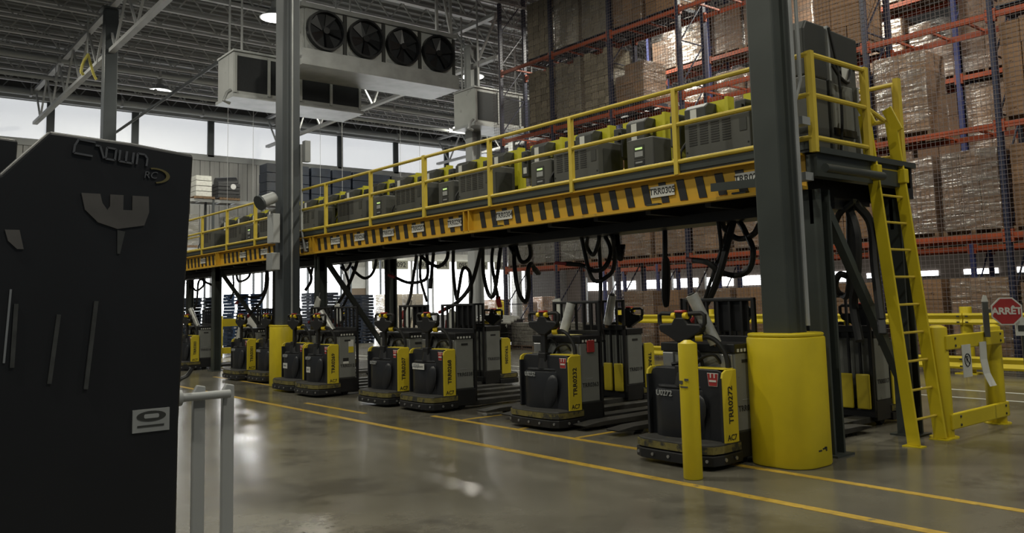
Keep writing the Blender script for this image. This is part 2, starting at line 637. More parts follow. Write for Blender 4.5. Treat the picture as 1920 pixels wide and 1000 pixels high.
col1 = column(7.21, 4.70, 'dark grey steel column in a wide yellow guard at the right', 'green_steel', True, .30)
col2 = column(7.34, 16.38, 'dark grey steel column with yellow guard in the middle of the truck row', 'col_grey', True, .38)
column(7.2, 30.6, 'thin dark column beyond the black lift truck at the left', 'col_grey', False, .42, 12, True)
column(18.6, 25.0, 'light grey column under the right cooling unit', 'pale_grey', False, .42, 11.2, False)
column(30, 36.5, 'light grey column near the numbered dock doors', 'pale_grey', False, .42, 11.2, False)
for t, yo, xo, z1 in ((col1, -.215, .06, 11), (col2, -.26, -.02, 11)):
    MB().cyl((xo, yo, 1.3), (xo, yo, z1), .022, 8).build('conduit', 'galv', t, smooth=True)
MB().tube([(.235, -.1, 1.4), (.235, -.1, 3.5), (.3, -.14, 3.75), (.3, -.14, 11)], .02, 7).build('conduit', 'galv', col1, smooth=True)
MB().tube([(.24, -.02, 2.6), (.24, -.02, 10)], .016, 7).build('conduit', 'galv', col1, smooth=True)
box('clamp', 'galv', .2, .34, -.2, .02, 3.28, 3.36, col1)
box('clamp', 'galv', .2, .34, -.2, .02, 2.72, 2.8, col1)
b = box('switch_box', 'pale_grey', -.40, -.25, -.2, .1, 2.9, 3.5, col2, bevel=.01)
box('switch_box', 'pale_grey', .23, .36, -.34, -.2, 4.6, 5.05, col2, bevel=.01)
t_ = MB().cyl((-.62, -.1, 3.72), (-.3, 0, 3.85), .12, 12).build('horn', 'pale_grey', col2, smooth=True)
MB().cyl((-.66, -.11, 3.70), (-.62, -.1, 3.72), .16, 12).build('horn_mouth', 'col_grey', t_, smooth=True)
MB().tube([(.25, -.1, 5), (.27, -.1, 3.2), (.3, -.2, 2.75), (.6, -.25, 2.7)], .03, 7).build('conduit', 'galv', col2, smooth=True)
box('bracket', 'galv', -.42, -.25, -.2, .1, 2.35, 2.7, col2, bevel=.01)

# ------------------------------------------------------------------ charging platform (mezzanine)
XF, XB = 7.68, 9.62
Y0, Y1 = 4.52, 31.0
ZB, ZD = 2.66, 3.06
mz = thing('charging_platform', 'long raised steel platform with yellow hazard-striped edge beam and railings', 'platform', (0, 0, 0))
fb = MB().prism([(XF - .08, ZB), (XF + .02, ZB), (XF + .02, ZD - .03), (XF - .08, ZD - .03), (XF - .08, ZD - .05), (XF, ZD - .05), (XF, ZB + .035), (XF - .08, ZB + .035)], 'y', Y0 + .14, Y1).build('front_beam', 'beam_yellow', mz)
sm = MB().prism([(.055, -.125), (-.055, -.125), (.0, .125), (.11, .125)], 'x', -.004, .004).mesh('hazard_stripe', 'stripe_black')
y = 4.86
while y < Y1 - .2:
    if not any(abs(y - s) < .14 for s in (10.45, 15.82, 21.2, 26.6)):
        inst('hazard_stripe', sm, fb, (XF - .004, y, 2.845))
    y += .275
for s in (10.45, 15.82, 21.2, 26.6):
    box('splice_plate', 'beam_yellow', XF - .08, XF, s - .075, s - .055, ZB + .02, ZD - .04, fb)
    box('splice_plate', 'beam_yellow', XF - .08, XF, s + .055, s + .075, ZB + .02, ZD - .04, fb)
    for j in range(4):
        box('bolt', 'ink', XF - .045, XF - .02, s + .075, s + .09, ZB + .09 + j * .07, ZB + .115 + j * .07, fb)
box('deck', 'charger_dark', XF - .05, XB + .05, Y0, Y1, ZD - .03, ZD, mz)
box('toe_board', 'green_steel', XF - .06, XF - .04, Y0, Y1, ZD, ZD + .09, mz)
MB().prism([(XB - .08, ZB), (XB + .05, ZB), (XB + .05, ZD - .03), (XB - .08, ZD - .03)], 'y', Y0, Y1).build('back_beam', 'black', mz)
MB().box(XF - .02, XB, Y0, Y0 + .12, ZB + .12, ZD - .03).build('end_beam', 'green_steel', mz)
MB().box(XF - .02, XB + .06, Y0 - .05, Y0 + .12, ZD - .05, ZD + .01).build('end_channel', 'green_steel', mz)
jm2 = MB().box(XF + .02, XB - .08, -.04, .04, ZB - .05, ZD - .03).mesh('joist', 'black')
for i in range(29):
    inst('joist', jm2, mz, (0, Y0 + .5 + .9 * i, 0))
box('cable_tray', 'black', 8.3, 8.75, Y0 + .2, Y1, 2.50, 2.62, mz)
for yf in (4.66, 15.88, 21.85, 29):
    for xp in (7.84, 9.5):
        p = MB().prism(hsec(.2, .2, .03, .02), 'z', 0.02, ZB).build('support_post', 'green_steel', mz, (xp, yf, 0))
        box('base_plate', 'green_steel', -.16, .16, -.16, .16, 0, .02, p)
        box('gusset', 'green_steel', -.1, .1, -.02, .02, ZB - .35, ZB, p)
    MB().bar((7.95, yf, 2.55), (9.42, yf, .55), .09, .09).build('brace', 'green_steel', mz)
MB().cyl((7.6, Y0 - .12, 2.84), (8.75, Y0 - .12, 2.84), .045, 10).build('end_pipe', 'green_steel', mz, smooth=True)
MB().bar((7.58, 5.02, 2.78), (7.55, 5.75, 2.8), .02, .09).build('angle_bar', 'green_steel', mz)
# railing
for z in (4.03, 3.61, 3.17):
    MB().cyl((XF - .06, Y0, z), (XF - .06, Y1, z), .028, 8).build('rail', 'rail_yellow', mz, smooth=True)
    MB().cyl((XB, Y0 + .1, z), (XB, Y1, z), .026, 8).build('rail', 'rail_yellow', mz, smooth=True)
    MB().cyl((XF - .06, Y0, z), (8.72, Y0, z), .028, 8).build('rail', 'rail_yellow', mz, smooth=True)
pm = MB().box(-.028, .028, -.03, .03, ZD - .04, 4.03).mesh('rail_post', 'rail_yellow')
pm2 = MB().box(-.03, .03, -.038, .038, ZD - .04, 4.06).mesh('rail_post', 'rail_yellow')
for i in range(14):
    inst('rail_post', pm2 if i in (3, 7) else pm, mz, (XF - .06, 6.27 + 1.785 * i, 0))
for i in range(14):
    inst('rail_post', pm, mz, (XB, 4.62 + 1.785 * i, 0))
inst('rail_post', pm2, mz, (XF - .05, Y0, 0))
inst('rail_post', pm2, mz, (8.72, Y0, 0), (0, 0, PI / 2))
inst('rail_post', pm2, mz, (8.90, Y0 + .1, 0), (0, 0, PI / 2))
inst('rail_post', pm2, mz, (9.5, Y0 + .02, 0), (0, 0, PI / 2))
MB().cyl((8.72, Y0, 3.61), (9.0, Y0 - .04, 3.5), .026, 8).build('rail', 'rail_yellow', mz, smooth=True)
# number tags on the edge beam
for yt, s in ((6.55, 'TRR0305'), (5.32, 'TRR0272'), (9.58, 'TRR0304'), (10.84, 'TRR0290'), (11.92, 'TRR0207'), (12.88, 'TRR0269'), (13.93, 'TRR0268'),
              (14.89, 'TRR0232'), (16.28, 'TRR0280'), (18.37, 'TRR0301'), (19.64, 'TRR0302'), (22.4, 'TRR0303')):
    tg = box('number_tag', 'white', XF - .018, XF - .010, yt - .185, yt + .185, 2.80, 2.93, mz)
    text('lettering', s, .105, 'ink', tg, (XF - .0185, yt, 2.865), FX, .001, .002)
    if yt < 10:
        MB().box(XF - .08, XF - .01, yt + .02, yt + .2, ZB + .04, ZB + .06).build('tag_clip', 'green_steel', mz)

# ladder
ld = thing('access_ladder', 'yellow fixed ladder leaning on the near end of the charging platform', 'ladder', (8.78, 4.28, 0))
for x in (0, .6):
    MB().bar((x, 0, .01), (x, .30, 3.55), .035, .13, (0, 1, 0)).build('side_rail', 'yellow', ld, bevel=.006)
    box('foot_plate', 'yellow', x - .06, x + .06, -.1, .1, 0, .012, ld)
    MB().bar((x, .22, 3.42), (x - .02, .33, 3.7), .03, .12, (0, 1, 0)).build('rail_end', 'yellow', ld, bevel=.01)
    MB().box(x - .05, x + .05, .16, .3, 2.82, 2.98).build('mount_bracket', 'yellow', ld, bevel=.01)
rm = MB().cyl((0, 0, 0), (.6, 0, 0), .014, 8).mesh('rung', 'rail_yellow', smooth=True)
for i in range(10):
    z = .26 + .3 * i
    inst('rung', rm, ld, (0, .3 * z / 3.55, z))

# ------------------------------------------------------------------ chargers on the platform
XC = 8.15


def big_charger(y0, y1, k):
    t = thing('battery_charger', 'wide grey battery charger with louvres, %s of its kind from the near end' % ORD[k], 'battery charger', (XC, y0, ZD), 0, 'wide chargers on the platform')
    L = y1 - y0
    MB().prism([(0, .09), (.5, .09), (.5, .72), (.05, .72), (0, .66)], 'y', 0, L).build('body', 'charger_grey', t, bevel=.012)
    box('base_rail', 'black', .04, .12, .05, L - .05, 0, .09, t)
    box('base_rail', 'black', .38, .46, .05, L - .05, 0, .09, t)
    for j in range(4):
        g = MB()
        yc = L - .13 - j * .165
        for q in range(9):
            g.box(-.004, .004, yc - .06, yc + .06, .38 + q * .03, .395 + q * .03)
        g.build('louvre', 'ink', t)
    box('access_door', 'charger_dark', .1, .42, -.008, .004, .16, .62, t)
    box('display', 'green_led' if k == 99 else 'charger_dark', -.006, .004, .04, .14, .45, .6, t)
    for yy, zz in ((.03, .14), (L - .03, .14), (.03, .3), (L - .03, .3)):
        box('screw', 'ink', -.008, .002, yy - .008, yy + .008, zz, zz + .016, t)
    MB().tube(smooth_path([(.1, L + .02, .5), (-.02, L + .06, .3), (.05, L + .04, .1), (.1, L + .1, .02)]), .016, 6).build('output_lead', 'rubber', t, smooth=True)


def small_charger(y0, y1, k):
    t = thing('compact_charger', 'narrow grey charger with lit green display, %s of its kind from the near end' % ORD[k], 'battery charger', (XC, y0, ZD), 0, 'narrow chargers on the platform')
    L = y1 - y0
    MB().box(0, .36, 0, L, .04, .62).build('body', 'charger_grey', t, bevel=.02)
    box('base', 'black', .04, .32, .04, L - .04, 0, .04, t)
    p = box('panel', 'charger_dark', -.006, .004, L * .34, L * .72, .36, .53, t)
    box('display', 'green_led', -.009, -.005, L * .40, L * .66, .475, .5, p)
    box('keypad', 'print_grey', -.009, -.005, L * .38, L * .68, .38, .45, p)
    n = box('name_plate', 'ink', -.006, .004, L * .34, L * .72, .27, .34, t)
    box('plate_mark', 'print_grey', -.009, -.005, L * .40, L * .66, .295, .315, n)
    box('rating_plate', 'print_grey', -.006, .004, L * .35, L * .71, .12, .25, t)


for k, (a, b) in enumerate(((5.62, 6.57), (8.08, 9.0), (10.5, 11.4), (12.53, 13.45), (14.68, 15.74), (16.8, 17.75), (18.9, 19.85), (21.0, 22.0), (23.2, 24.1))):
    big_charger(a, b, k)
for k, (a, b) in enumerate(((7.08, 7.55), (9.06, 9.52), (11.55, 12.0), (13.8, 14.25), (17.95, 18.4), (20.2, 20.7))):
    small_charger(a, b, k)


def board(y0, k):
    t = thing('charger_board', 'yellow switch board with two dark boxes, %s from the platform near end' % ORD[k], 'switch board', (8.82, y0, ZD), 0, 'yellow boards behind the chargers')
    box('panel', 'board_yellow', 0, .03, 0, .82, .25, 1.06, t)
    box('end_flange', 'board_yellow', -.1, .03, -.05, 0, 0, 1.06, t)
    box('leg', 'board_yellow', 0, .06, .74, .82, 0, .25, t)
    d = MB().prism([(-.24, .70), (0, .70), (0, 1.02), (-.17, 1.02), (-.24, .96)], 'y', .20, .54).build('disconnect_switch', 'charger_dark', t, bevel=.012)
    box('rating_label', 'white', -.243, -.239, .34, .44, .72, .95, d)
    MB().cyl((-.12, .18, .8), (-.12, .2, .8), .03, 8).build('switch_lever', 'steel', d)
    e = MB().box(-.2, 0, .66, .82, .52, .95).build('junction_box', 'charger_dark', t, bevel=.015)
    box('box_label', 'paper', -.204, -.2, .69, .77, .58, .68, e)
    box('box_bump', 'charger_dark', -.25, -.2, .68, .74, .76, .88, e)
    MB().tube(smooth_path([(-.1, .37, .7), (-.14, .36, .5), (-.3, .34, .4), (-.35, .3, .25)]), .014, 6).build('feed_cable', 'rubber', t, smooth=True)


for k in range(18):
    board(5.335 + 1.035 * k, k)

# two dark cabinets stacked at the near end of the platform
for k, (z, lab) in enumerate(((ZD, 'lower dark charger cabinet with hanging cables at the ladder end of platform'), (ZD + .88, 'upper dark charger cabinet stacked at the ladder end of platform'))):
    t = thing('charger_cabinet', lab, 'charger cabinet', (8.02, 4.80, z), 0, 'stacked cabinets by the ladder')
    if k == 0:
        MB().box(0, .42, 0, .42, 0, .88).build('body', 'charger_grey', t, bevel=.015)
        MB().box(.46, 1.0, .02, .44, 0, .88).build('body', 'bat_grey', t, bevel=.015)
        box('shelf', 'black', .5, .96, -.02, .02, .28, .36, t)
        box('side_stand', 'charger_dark', .43, .47, -.02, .06, 0, .88, t)
        box('side_stand', 'galv', 1.02, 1.06, -.02, .06, 0, .88, t)
    else:
        MB().prism([(0, 0), (.44, 0), (.44, .62), (.06, .62), (0, .52)], 'y', 0, .42).build('body', 'charger_dark', t, bevel=.02)
        MB().prism([(.5, .22), (1.12, .22), (1.12, .58), (.56, .60), (.5, .55)], 'y', 0, .44).build('body', 'charger_dark', t, bevel=.02)
        box('name_sheet', 'white', .74, .92, -.004, .0, .05, .2, t)
        box('strut', 'galv', .45, .49, -.02, .06, 0, .62, t)
        box('side_panel', 'charger_grey', .5, 1.1, .03, .4, 0, .22, t)
        MB().tube(smooth_path([(.5, -.03, .18), (.62, -.05, .05), (.78, -.05, .02), (.9, -.03, .2)]), .02, 7).build('loop_cable', 'rubber', t, smooth=True)
        MB().tube(smooth_path([(.47, -.03, .6), (.58, -.05, .1), (.6, -.05, -.4), (.55, -.04, -.8)]), .016, 7).build('loop_cable', 'rubber', t, smooth=True)
for i in range(3):
    z = (4.03, 3.61, 3.17)[i]

# ------------------------------------------------------------------ pallet trucks
def make_truck():
    t = thing('pallet_truck', '', 'pallet truck')
    pl = [(.5, -.46), (.5, .46), (.2, .485), (.07, .46), (.015, .36), (0, .15), (0, -.15), (.015, -.36), (.07, -.46), (.2, -.485)]
    MB().prism(pl, 'z', .14, .235).build('platform', 'plat_dark', t, bevel=.012)
    MB().prism([(x * 1.0 - .008, y * 1.012) for x, y in pl], 'z', .15, .215).build('edge_stripe', 'worn_stripe', t)
    bu = MB().prism([(x * 1.0 - .015 if x < .4 else x, y * 1.03) for x, y in pl], 'z', .04, .135).build('bumper', 'black', t, bevel=.01)
    for y, x in ((-.42, .03), (-.2, -.016), (.0, -.02), (.2, -.016), (.42, .03)):
        MB().cyl((x, y, .09), (x - .012, y, .09), .016, 8).build('bolt', 'steel', bu)
    for x in (.2, .36):
        MB().cyl((x, -.498, .09), (x, -.508, .09), .018, 8).build('bolt', 'steel', bu)
    MB().box(.40, .84, -.455, .455, .06, .30).build('chassis', 'black', t, bevel=.01)
    # motor housing bulging to the operator's side
    hs = [(.32, .385), (.32, -.22), (.275, -.2), (.235, -.1), (.21, .0), (.19, .1), (.185, .22), (.21, .32), (.26, .375)]
    h = MB().prism(hs, 'z', .225, .70)
    h.prism([(.32 + (x - .32) * .86, .08 + (y - .08) * .93) for x, y in hs], 'z', .70, .735)
    h.build('motor_cover', 'truck_dark', t, bevel=.025, smooth=True)
    em = MB()
    nu, nv = 14, 8
    vs, fs = [], []
    for a in range(nv + 1):
        for b_ in range(nu):
            th, ph = PI * a / nv, 2 * PI * b_ / nu
            yy, zz = .19 * math.sin(th) * math.cos(ph), .25 * math.cos(th)
            vs.append((.25 + .036 * math.sin(th) * math.sin(ph), -.06 + yy + zz * -.25, .40 + zz + yy * -.35))
    for a in range(nv):
        for b_ in range(nu):
            fs.append((a * nu + b_, a * nu + (b_ + 1) % nu, (a + 1) * nu + (b_ + 1) % nu, (a + 1) * nu + b_))
    em.add(vs, fs).build('cover_bulge', 'truck_dark', t, smooth=True)
    pn = [(-.452, .225), (.452, .225), (.452, .84), (.43, .885), (.38, .905), (-.38, .905), (-.43, .885), (-.452, .84)]
    MB().prism(pn, 'x', .285, .45).build('rear_cowl', 'truck_dark', t, bevel=.012)
    sp = [(.235, .225), (.455, .225), (.455, .905), (.30, .905), (.25, .88), (.235, .83)]
    for s in (-1, 1):
        MB().prism(sp, 'y', s * .45, s * .475).build('side_panel', 'truck_yellow', t, bevel=.008)
        box('side_trim', 'truck_dark', .228, .29, min(s * .44, s * .465), max(s * .44, s * .465), .24, .83, t)
    lg = MB().prism([(-.265, .87), (-.395, .87), (-.38, .745), (-.28, .745)], 'x', .279, .288).build('maker_badge', 'white', t)
    MB().prism([(-.27, .865), (-.39, .865), (-.376, .75), (-.284, .75)], 'x', .276, .279).build('badge_field', 'red', lg)
    mk = MB()
    for yy in (-.352, -.308):
        mk.box(.273, .2762, yy - .006, yy + .006, .825, .865)
    mk.box(.273, .2762, -.372, -.29, .787, .805)
    mk.build('badge_mark', 'white', lg)
    MB().box(.29, .45, -.45, -.08, .903, .914).build('cowl_top', 'truck_yellow', t, bevel=.004)
    # battery
    b = MB().box(.475, .80, -.45, .45, .30, 1.05).build('battery_box', 'bat_grey', t, bevel=.012)
    box('box_slot', 'ink', .58, .70, -.454, -.449, .955, .985, b)
    box('box_slot', 'ink', .58, .70, .449, .454, .955, .985, b)
    box('box_seam', 'charger_dark', .48, .80, -.453, -.449, .30, .32, b)
    box('box_mark', 'print_grey', .56, .68, -.453, -.449, .60, .606, b)
    MB().box(.46, .82, -.46, .46, 1.05, 1.14).build('battery_lid', 'black', t, bevel=.01)
    lp = MB()
    for q in range(5):
        lp.box(.50 + q * .055, .53 + q * .055, -.464, -.459, 1.06, 1.09)
    lp.build('lid_vent', 'paper', t)
    for y in (-.36, .36):
        MB().box(.452, .478, y - .07, y + .07, .86, 1.04).build('latch_plate', 'steel', t, bevel=.01)
    MB().tube(smooth_path([(.44, -.1, .9), (.42, -.05, 1.06), (.44, .1, 1.1), (.46, .2, .95), (.44, .3, .92)]), .018, 6).build('battery_cable', 'rubber', t, smooth=True)
    MB().tube(smooth_path([(.44, .02, .9), (.40, -.12, 1.0), (.42, -.25, 1.03), (.46, -.3, .95)]), .016, 6).build('battery_cable', 'rubber', t, smooth=True)
    # tiller
    MB().cyl((.31, .04, .73), (.31, .04, .86), .10, 12, .075).build('tiller_base', 'black', t, smooth=True)
    box('tiller_pivot', 'black', .25, .37, -.03, .11, .82, .93, t, bevel=.01)
    MB().prism([(.0, .88), (.08, .88), (.075, 1.14), (.13, 1.2), (-.05, 1.2), (.005, 1.14)], 'x', .28, .335).build('tiller_arm', 'black', t, bevel=.008)
    hd = MB().prism([(-.02, 1.16), (.10, 1.16), (.19, 1.21), (.29, 1.255), (.315, 1.30), (.29, 1.335), (.14, 1.34), (.10, 1.40), (-.02, 1.40), (-.06, 1.34), (-.21, 1.335), (-.235, 1.30), (-.21, 1.255), (-.11, 1.21)], 'x', .265, .35).build('tiller_head', 'black', t, bevel=.014)
    for s in (-1, 1):
        MB().tube([(.308, .04 + s * .25, 1.30), (.308, .04 + s * .285, 1.345), (.308, .04 + s * .285, 1.42), (.308, .04 + s * .25, 1.44), (.308, .04 + s * .1, 1.435), (.308, .04 + s * .05, 1.40)], .022, 8).build('grip', 'rubber', hd, smooth=True)
        MB().cyl((.285, .04 + s * .05, 1.415), (.285, .04 + s * .095, 1.415), .033, 12).build('throttle_knob', 'knob_yellow', hd, smooth=True)
    box('control_block', 'black', .27, .345, -.01, .09, 1.39, 1.445, hd, bevel=.01)
    MB().box(.255, .34, -.015, .095, 1.445, 1.47).build('reverse_button', 'red', hd, bevel=.012)
    # operator grab bar with yellow ball
    MB().tube(smooth_path([(.33, -.17, 1.20), (.36, -.25, 1.205), (.39, -.33, 1.15), (.42, -.39, 1.03), (.42, -.41, .90)]), .024, 8).build('grab_bar', 'rubber', t, smooth=True)
    MB().cyl((.30, -.13, 1.20), (.335, -.19, 1.20), .036, 12).build('grab_knob', 'knob_yellow', t, smooth=True)
    # load backrest
    bk = MB()
    bk.box(.83, .87, -.45, -.405, .10, 1.58).box(.83, .87, .405, .45, .10, 1.58).box(.83, .87, -.45, .45, 1.545, 1.58).box(.83, .87, -.45, .45, 1.12, 1.2).box(.83, .87, -.45, .45, .1, .2)
    bk = bk.build('backrest_frame', 'black', t, bevel=.008)
    for j in range(5):
        y = -.29 + j * .145
        box('backrest_bar', 'black', .835, .865, y - .012, y + .012, .2, 1.55, bk)
    for y in (-.28, .28):
        f = MB().prism([(.80, .04), (2.85, .045), (3.05, .055), (3.08, .075), (2.8, .10), (.80, .11)], 'y', y - .11, y + .11).build('fork', 'plat_dark', t, bevel=.006)
        MB().cyl((2.62, y - .05, .04), (2.62, y + .05, .04), .038, 10).build('load_wheel', 'rubber', f)
    for y in (-.36, .36):
        MB().cyl((.62, y - .035, .06), (.62, y + .035, .06), .06, 12).build('caster', 'rubber', t)
    return t


proto = make_truck()
TW = [
    # x0, yc, rz, number on side panel, number on battery box, label
    (6.30, 5.43, 0, 'TRR0272', 'TRR0308', 'nearest pallet truck, marked 0272, behind the thin yellow bollard'),
    (6.92, 8.22, 0, 'TRR0232', 'TRR0363', 'pallet truck marked 0232 with a yellow note on its battery'),
    (6.86, 10.86, 0, 'TRR0268', 'TRR0338', 'pallet truck marked 0268 with a white label on its dark cover'),
    (6.78, 12.02, 0, 'TRR0207', 'TRR0311', 'pallet truck marked 0207, left of the one marked 0268'),
    (6.66, 14.18, 0, 'TRR0269', 'TRR0312', 'pallet truck marked 0269 right of the second column'),
    (6.72, 15.31, 0, 'TRR0280', 'TRR0313', 'pallet truck standing against the yellow guard of the second column'),
    (7.16, 17.68, 0, 'TRR0302', 'TRR0314', 'pallet truck just left of the second column'),
    (7.02, 18.78, 0, 'TRR0301', 'TRR0315', 'pallet truck second to the left of the second column'),
    (7.2, 23.05, 0, 'TRR0303', 'TRR0316', 'farthest pallet truck, half hidden by the black lift truck'),
    (10.66, 5.66, PI, 'TRR0281', 'TRR0317', 'pallet truck under the platform behind the ladder, forks towards the aisle'),
    (10.25, 7.33, PI, 'TRR0282', 'TRR0318', 'pallet truck of the back row behind the one marked 0272'),
    (10.28, 9.36, PI, 'TRR0285', 'TRR0319', 'back row pallet truck with bright yellow blocks on its backrest'),
    (10.5, 13.2, PI, 'TRR0286', 'TRR0320', 'back row pallet truck behind the one marked 0207'),
    (10.6, 19.74, PI, 'TRR0287', 'TRR0321', 'back row pallet truck far left beyond the second column'),
]
trucks = []
for i, (x, y, rz, s1, s2, lab) in enumerate(TW):
    o = proto if i == 0 else copy_tree(proto)
    o.location = (x, y, 0)
    o.rotation_euler.z = rz
    tag(o, lab, 'pallet truck', 'pallet trucks parked under the charging platform')
    trucks.append((o, s1, s2))
for i, (o, s1, s2) in enumerate(trucks):
    rz = o.rotation_euler.z
    # vertical lettering on both yellow panels, reading upwards
    sgn = -1 if rz == 0 else 1
    f = sgn
    if rz == 0:
        text('panel_number', s1, .092, 'ink', o, (.345, -.4775, .58), (PI / 2, -PI / 2, 0), .001, .002)
        text('panel_mark', 'AC7', .075, 'ink', o, (.345, -.4775, .275), (PI / 2, 0, 0), .001, .001)
        text('battery_number', s2, .075, 'ink', o, (.637, -.4525, .52), (PI / 2, 0, 0), .001, .001)
        text('cover_number', s1[-5:].replace('R', 'U') if 'R' in s1[-5:] else 'U' + s1[-4:], .075, 'print_grey', o, (.183, .2, .655), FX, .006, .001)
    else:
        text('panel_number', s1, .092, 'ink', o, (.345, .4775, .58), (PI / 2, PI / 2, PI), .001, .002)
        text('battery_number', s2, .075, 'ink', o, (.637, .4525, .52), (PI / 2, 0, PI), .001, .001)
        # padded dunnage blocks on the backrest
    if i in (9, 11):
        for j in range(4):
            yy = -.33 + j * .22
            MB().box(.875, .915, yy - .085, yy + .085, .2, .62).build('load_pad', 'truck_yellow', o, bevel=.015)
    if i in (2, 3, 0):
        MB().box(.872, .89, -.35, .02, 1.24, 1.55).build('clip_board', 'black', o, bevel=.01)
tr = trucks
box('paper_label', 'white', .183, .19, .12, .27, .40, .5, tr[4][0])
text('label_word', 'ENT', .05, 'ink', tr[4][0], (.1825, .195, .45), FX, .001)
box('paper_label', 'white', .183, .19, .11, .29, .42, .52, tr[5][0])
text('label_word', 'MENT', .05, 'ink', tr[5][0], (.1825, .2, .47), FX, .001)
box('paper_label', 'white', .18, .188, -.03, .29, .60, .69, tr[2][0])
text('label_word', 'equipment', .062, 'ink', tr[2][0], (.1795, .13, .645), FX, .001)
box('warning_label', 'truck_yellow', .66, .76, -.4535, -.449, .75, .86, tr[4][0])
box('warning_label', 'white', .66, .76, -.4535, -.449, .86, .98, tr[4][0])
box('warning_label', 'white', .55, .66, -.4535, -.449, .56, .60, tr[4][0])
box('warning_label', 'ink', .55, .66, -.4535, -.449, .60, .66, tr[4][0])
tag(box('note_paper', 'note_yellow', 7.42, 7.66, 8.0, 8.3, 1.142, 1.148), 'yellow paper note lying on the battery of truck 0232', 'note')
t = MB().box(7.5, 7.62, 7.74, 7.762, .93, 1.08).build('red_tag', 'red', None, bevel=.005)
tag(t, 'red tag stuck on the battery box of truck 0232', 'tag')

# rolls of stretch film clamped beside the tillers
RL = [((6.78, 5.20, 1.14), (6.62, 5.34, 1.62), 'clear stretch film roll standing on the nearest pallet truck'),
      ((7.62, 8.32, 1.16), (7.72, 8.26, 1.55), 'clear stretch film roll upright above truck 0232'),
      ((9.35, 9.2, 1.22), (9.3, 9.02, 1.66), 'clear stretch film roll upright on the back row truck'),
      ((7.35, 14.4, 1.14), (7.22, 14.62, 1.5), 'white film roll leaning on truck 0269'),
      ((7.75, 23.0, 1.14), (7.62, 23.2, 1.62), 'white film roll leaning on the farthest truck, right one'),
      ((7.75, 24.3, 1.14), (7.62, 24.5, 1.5), 'white film roll leaning on the farthest truck, left one')]
for a, b_, lab in RL:
    a, b_ = Vector(a), Vector(b_)
    t = thing('film_roll', lab, 'film roll', a, 0, 'stretch film rolls on the trucks')
    d = b_ - a
    MB().cyl((0, 0, 0), d, .062, 14).build('film', 'foil', t, smooth=True)
    MB().cyl(d, d * 1.03, .034, 10).build('core', 'ink', t, smooth=True)
    MB().cyl((0, 0, 0), -d.normalized() * .06, .03, 8).build('core', 'wood', t, smooth=True)

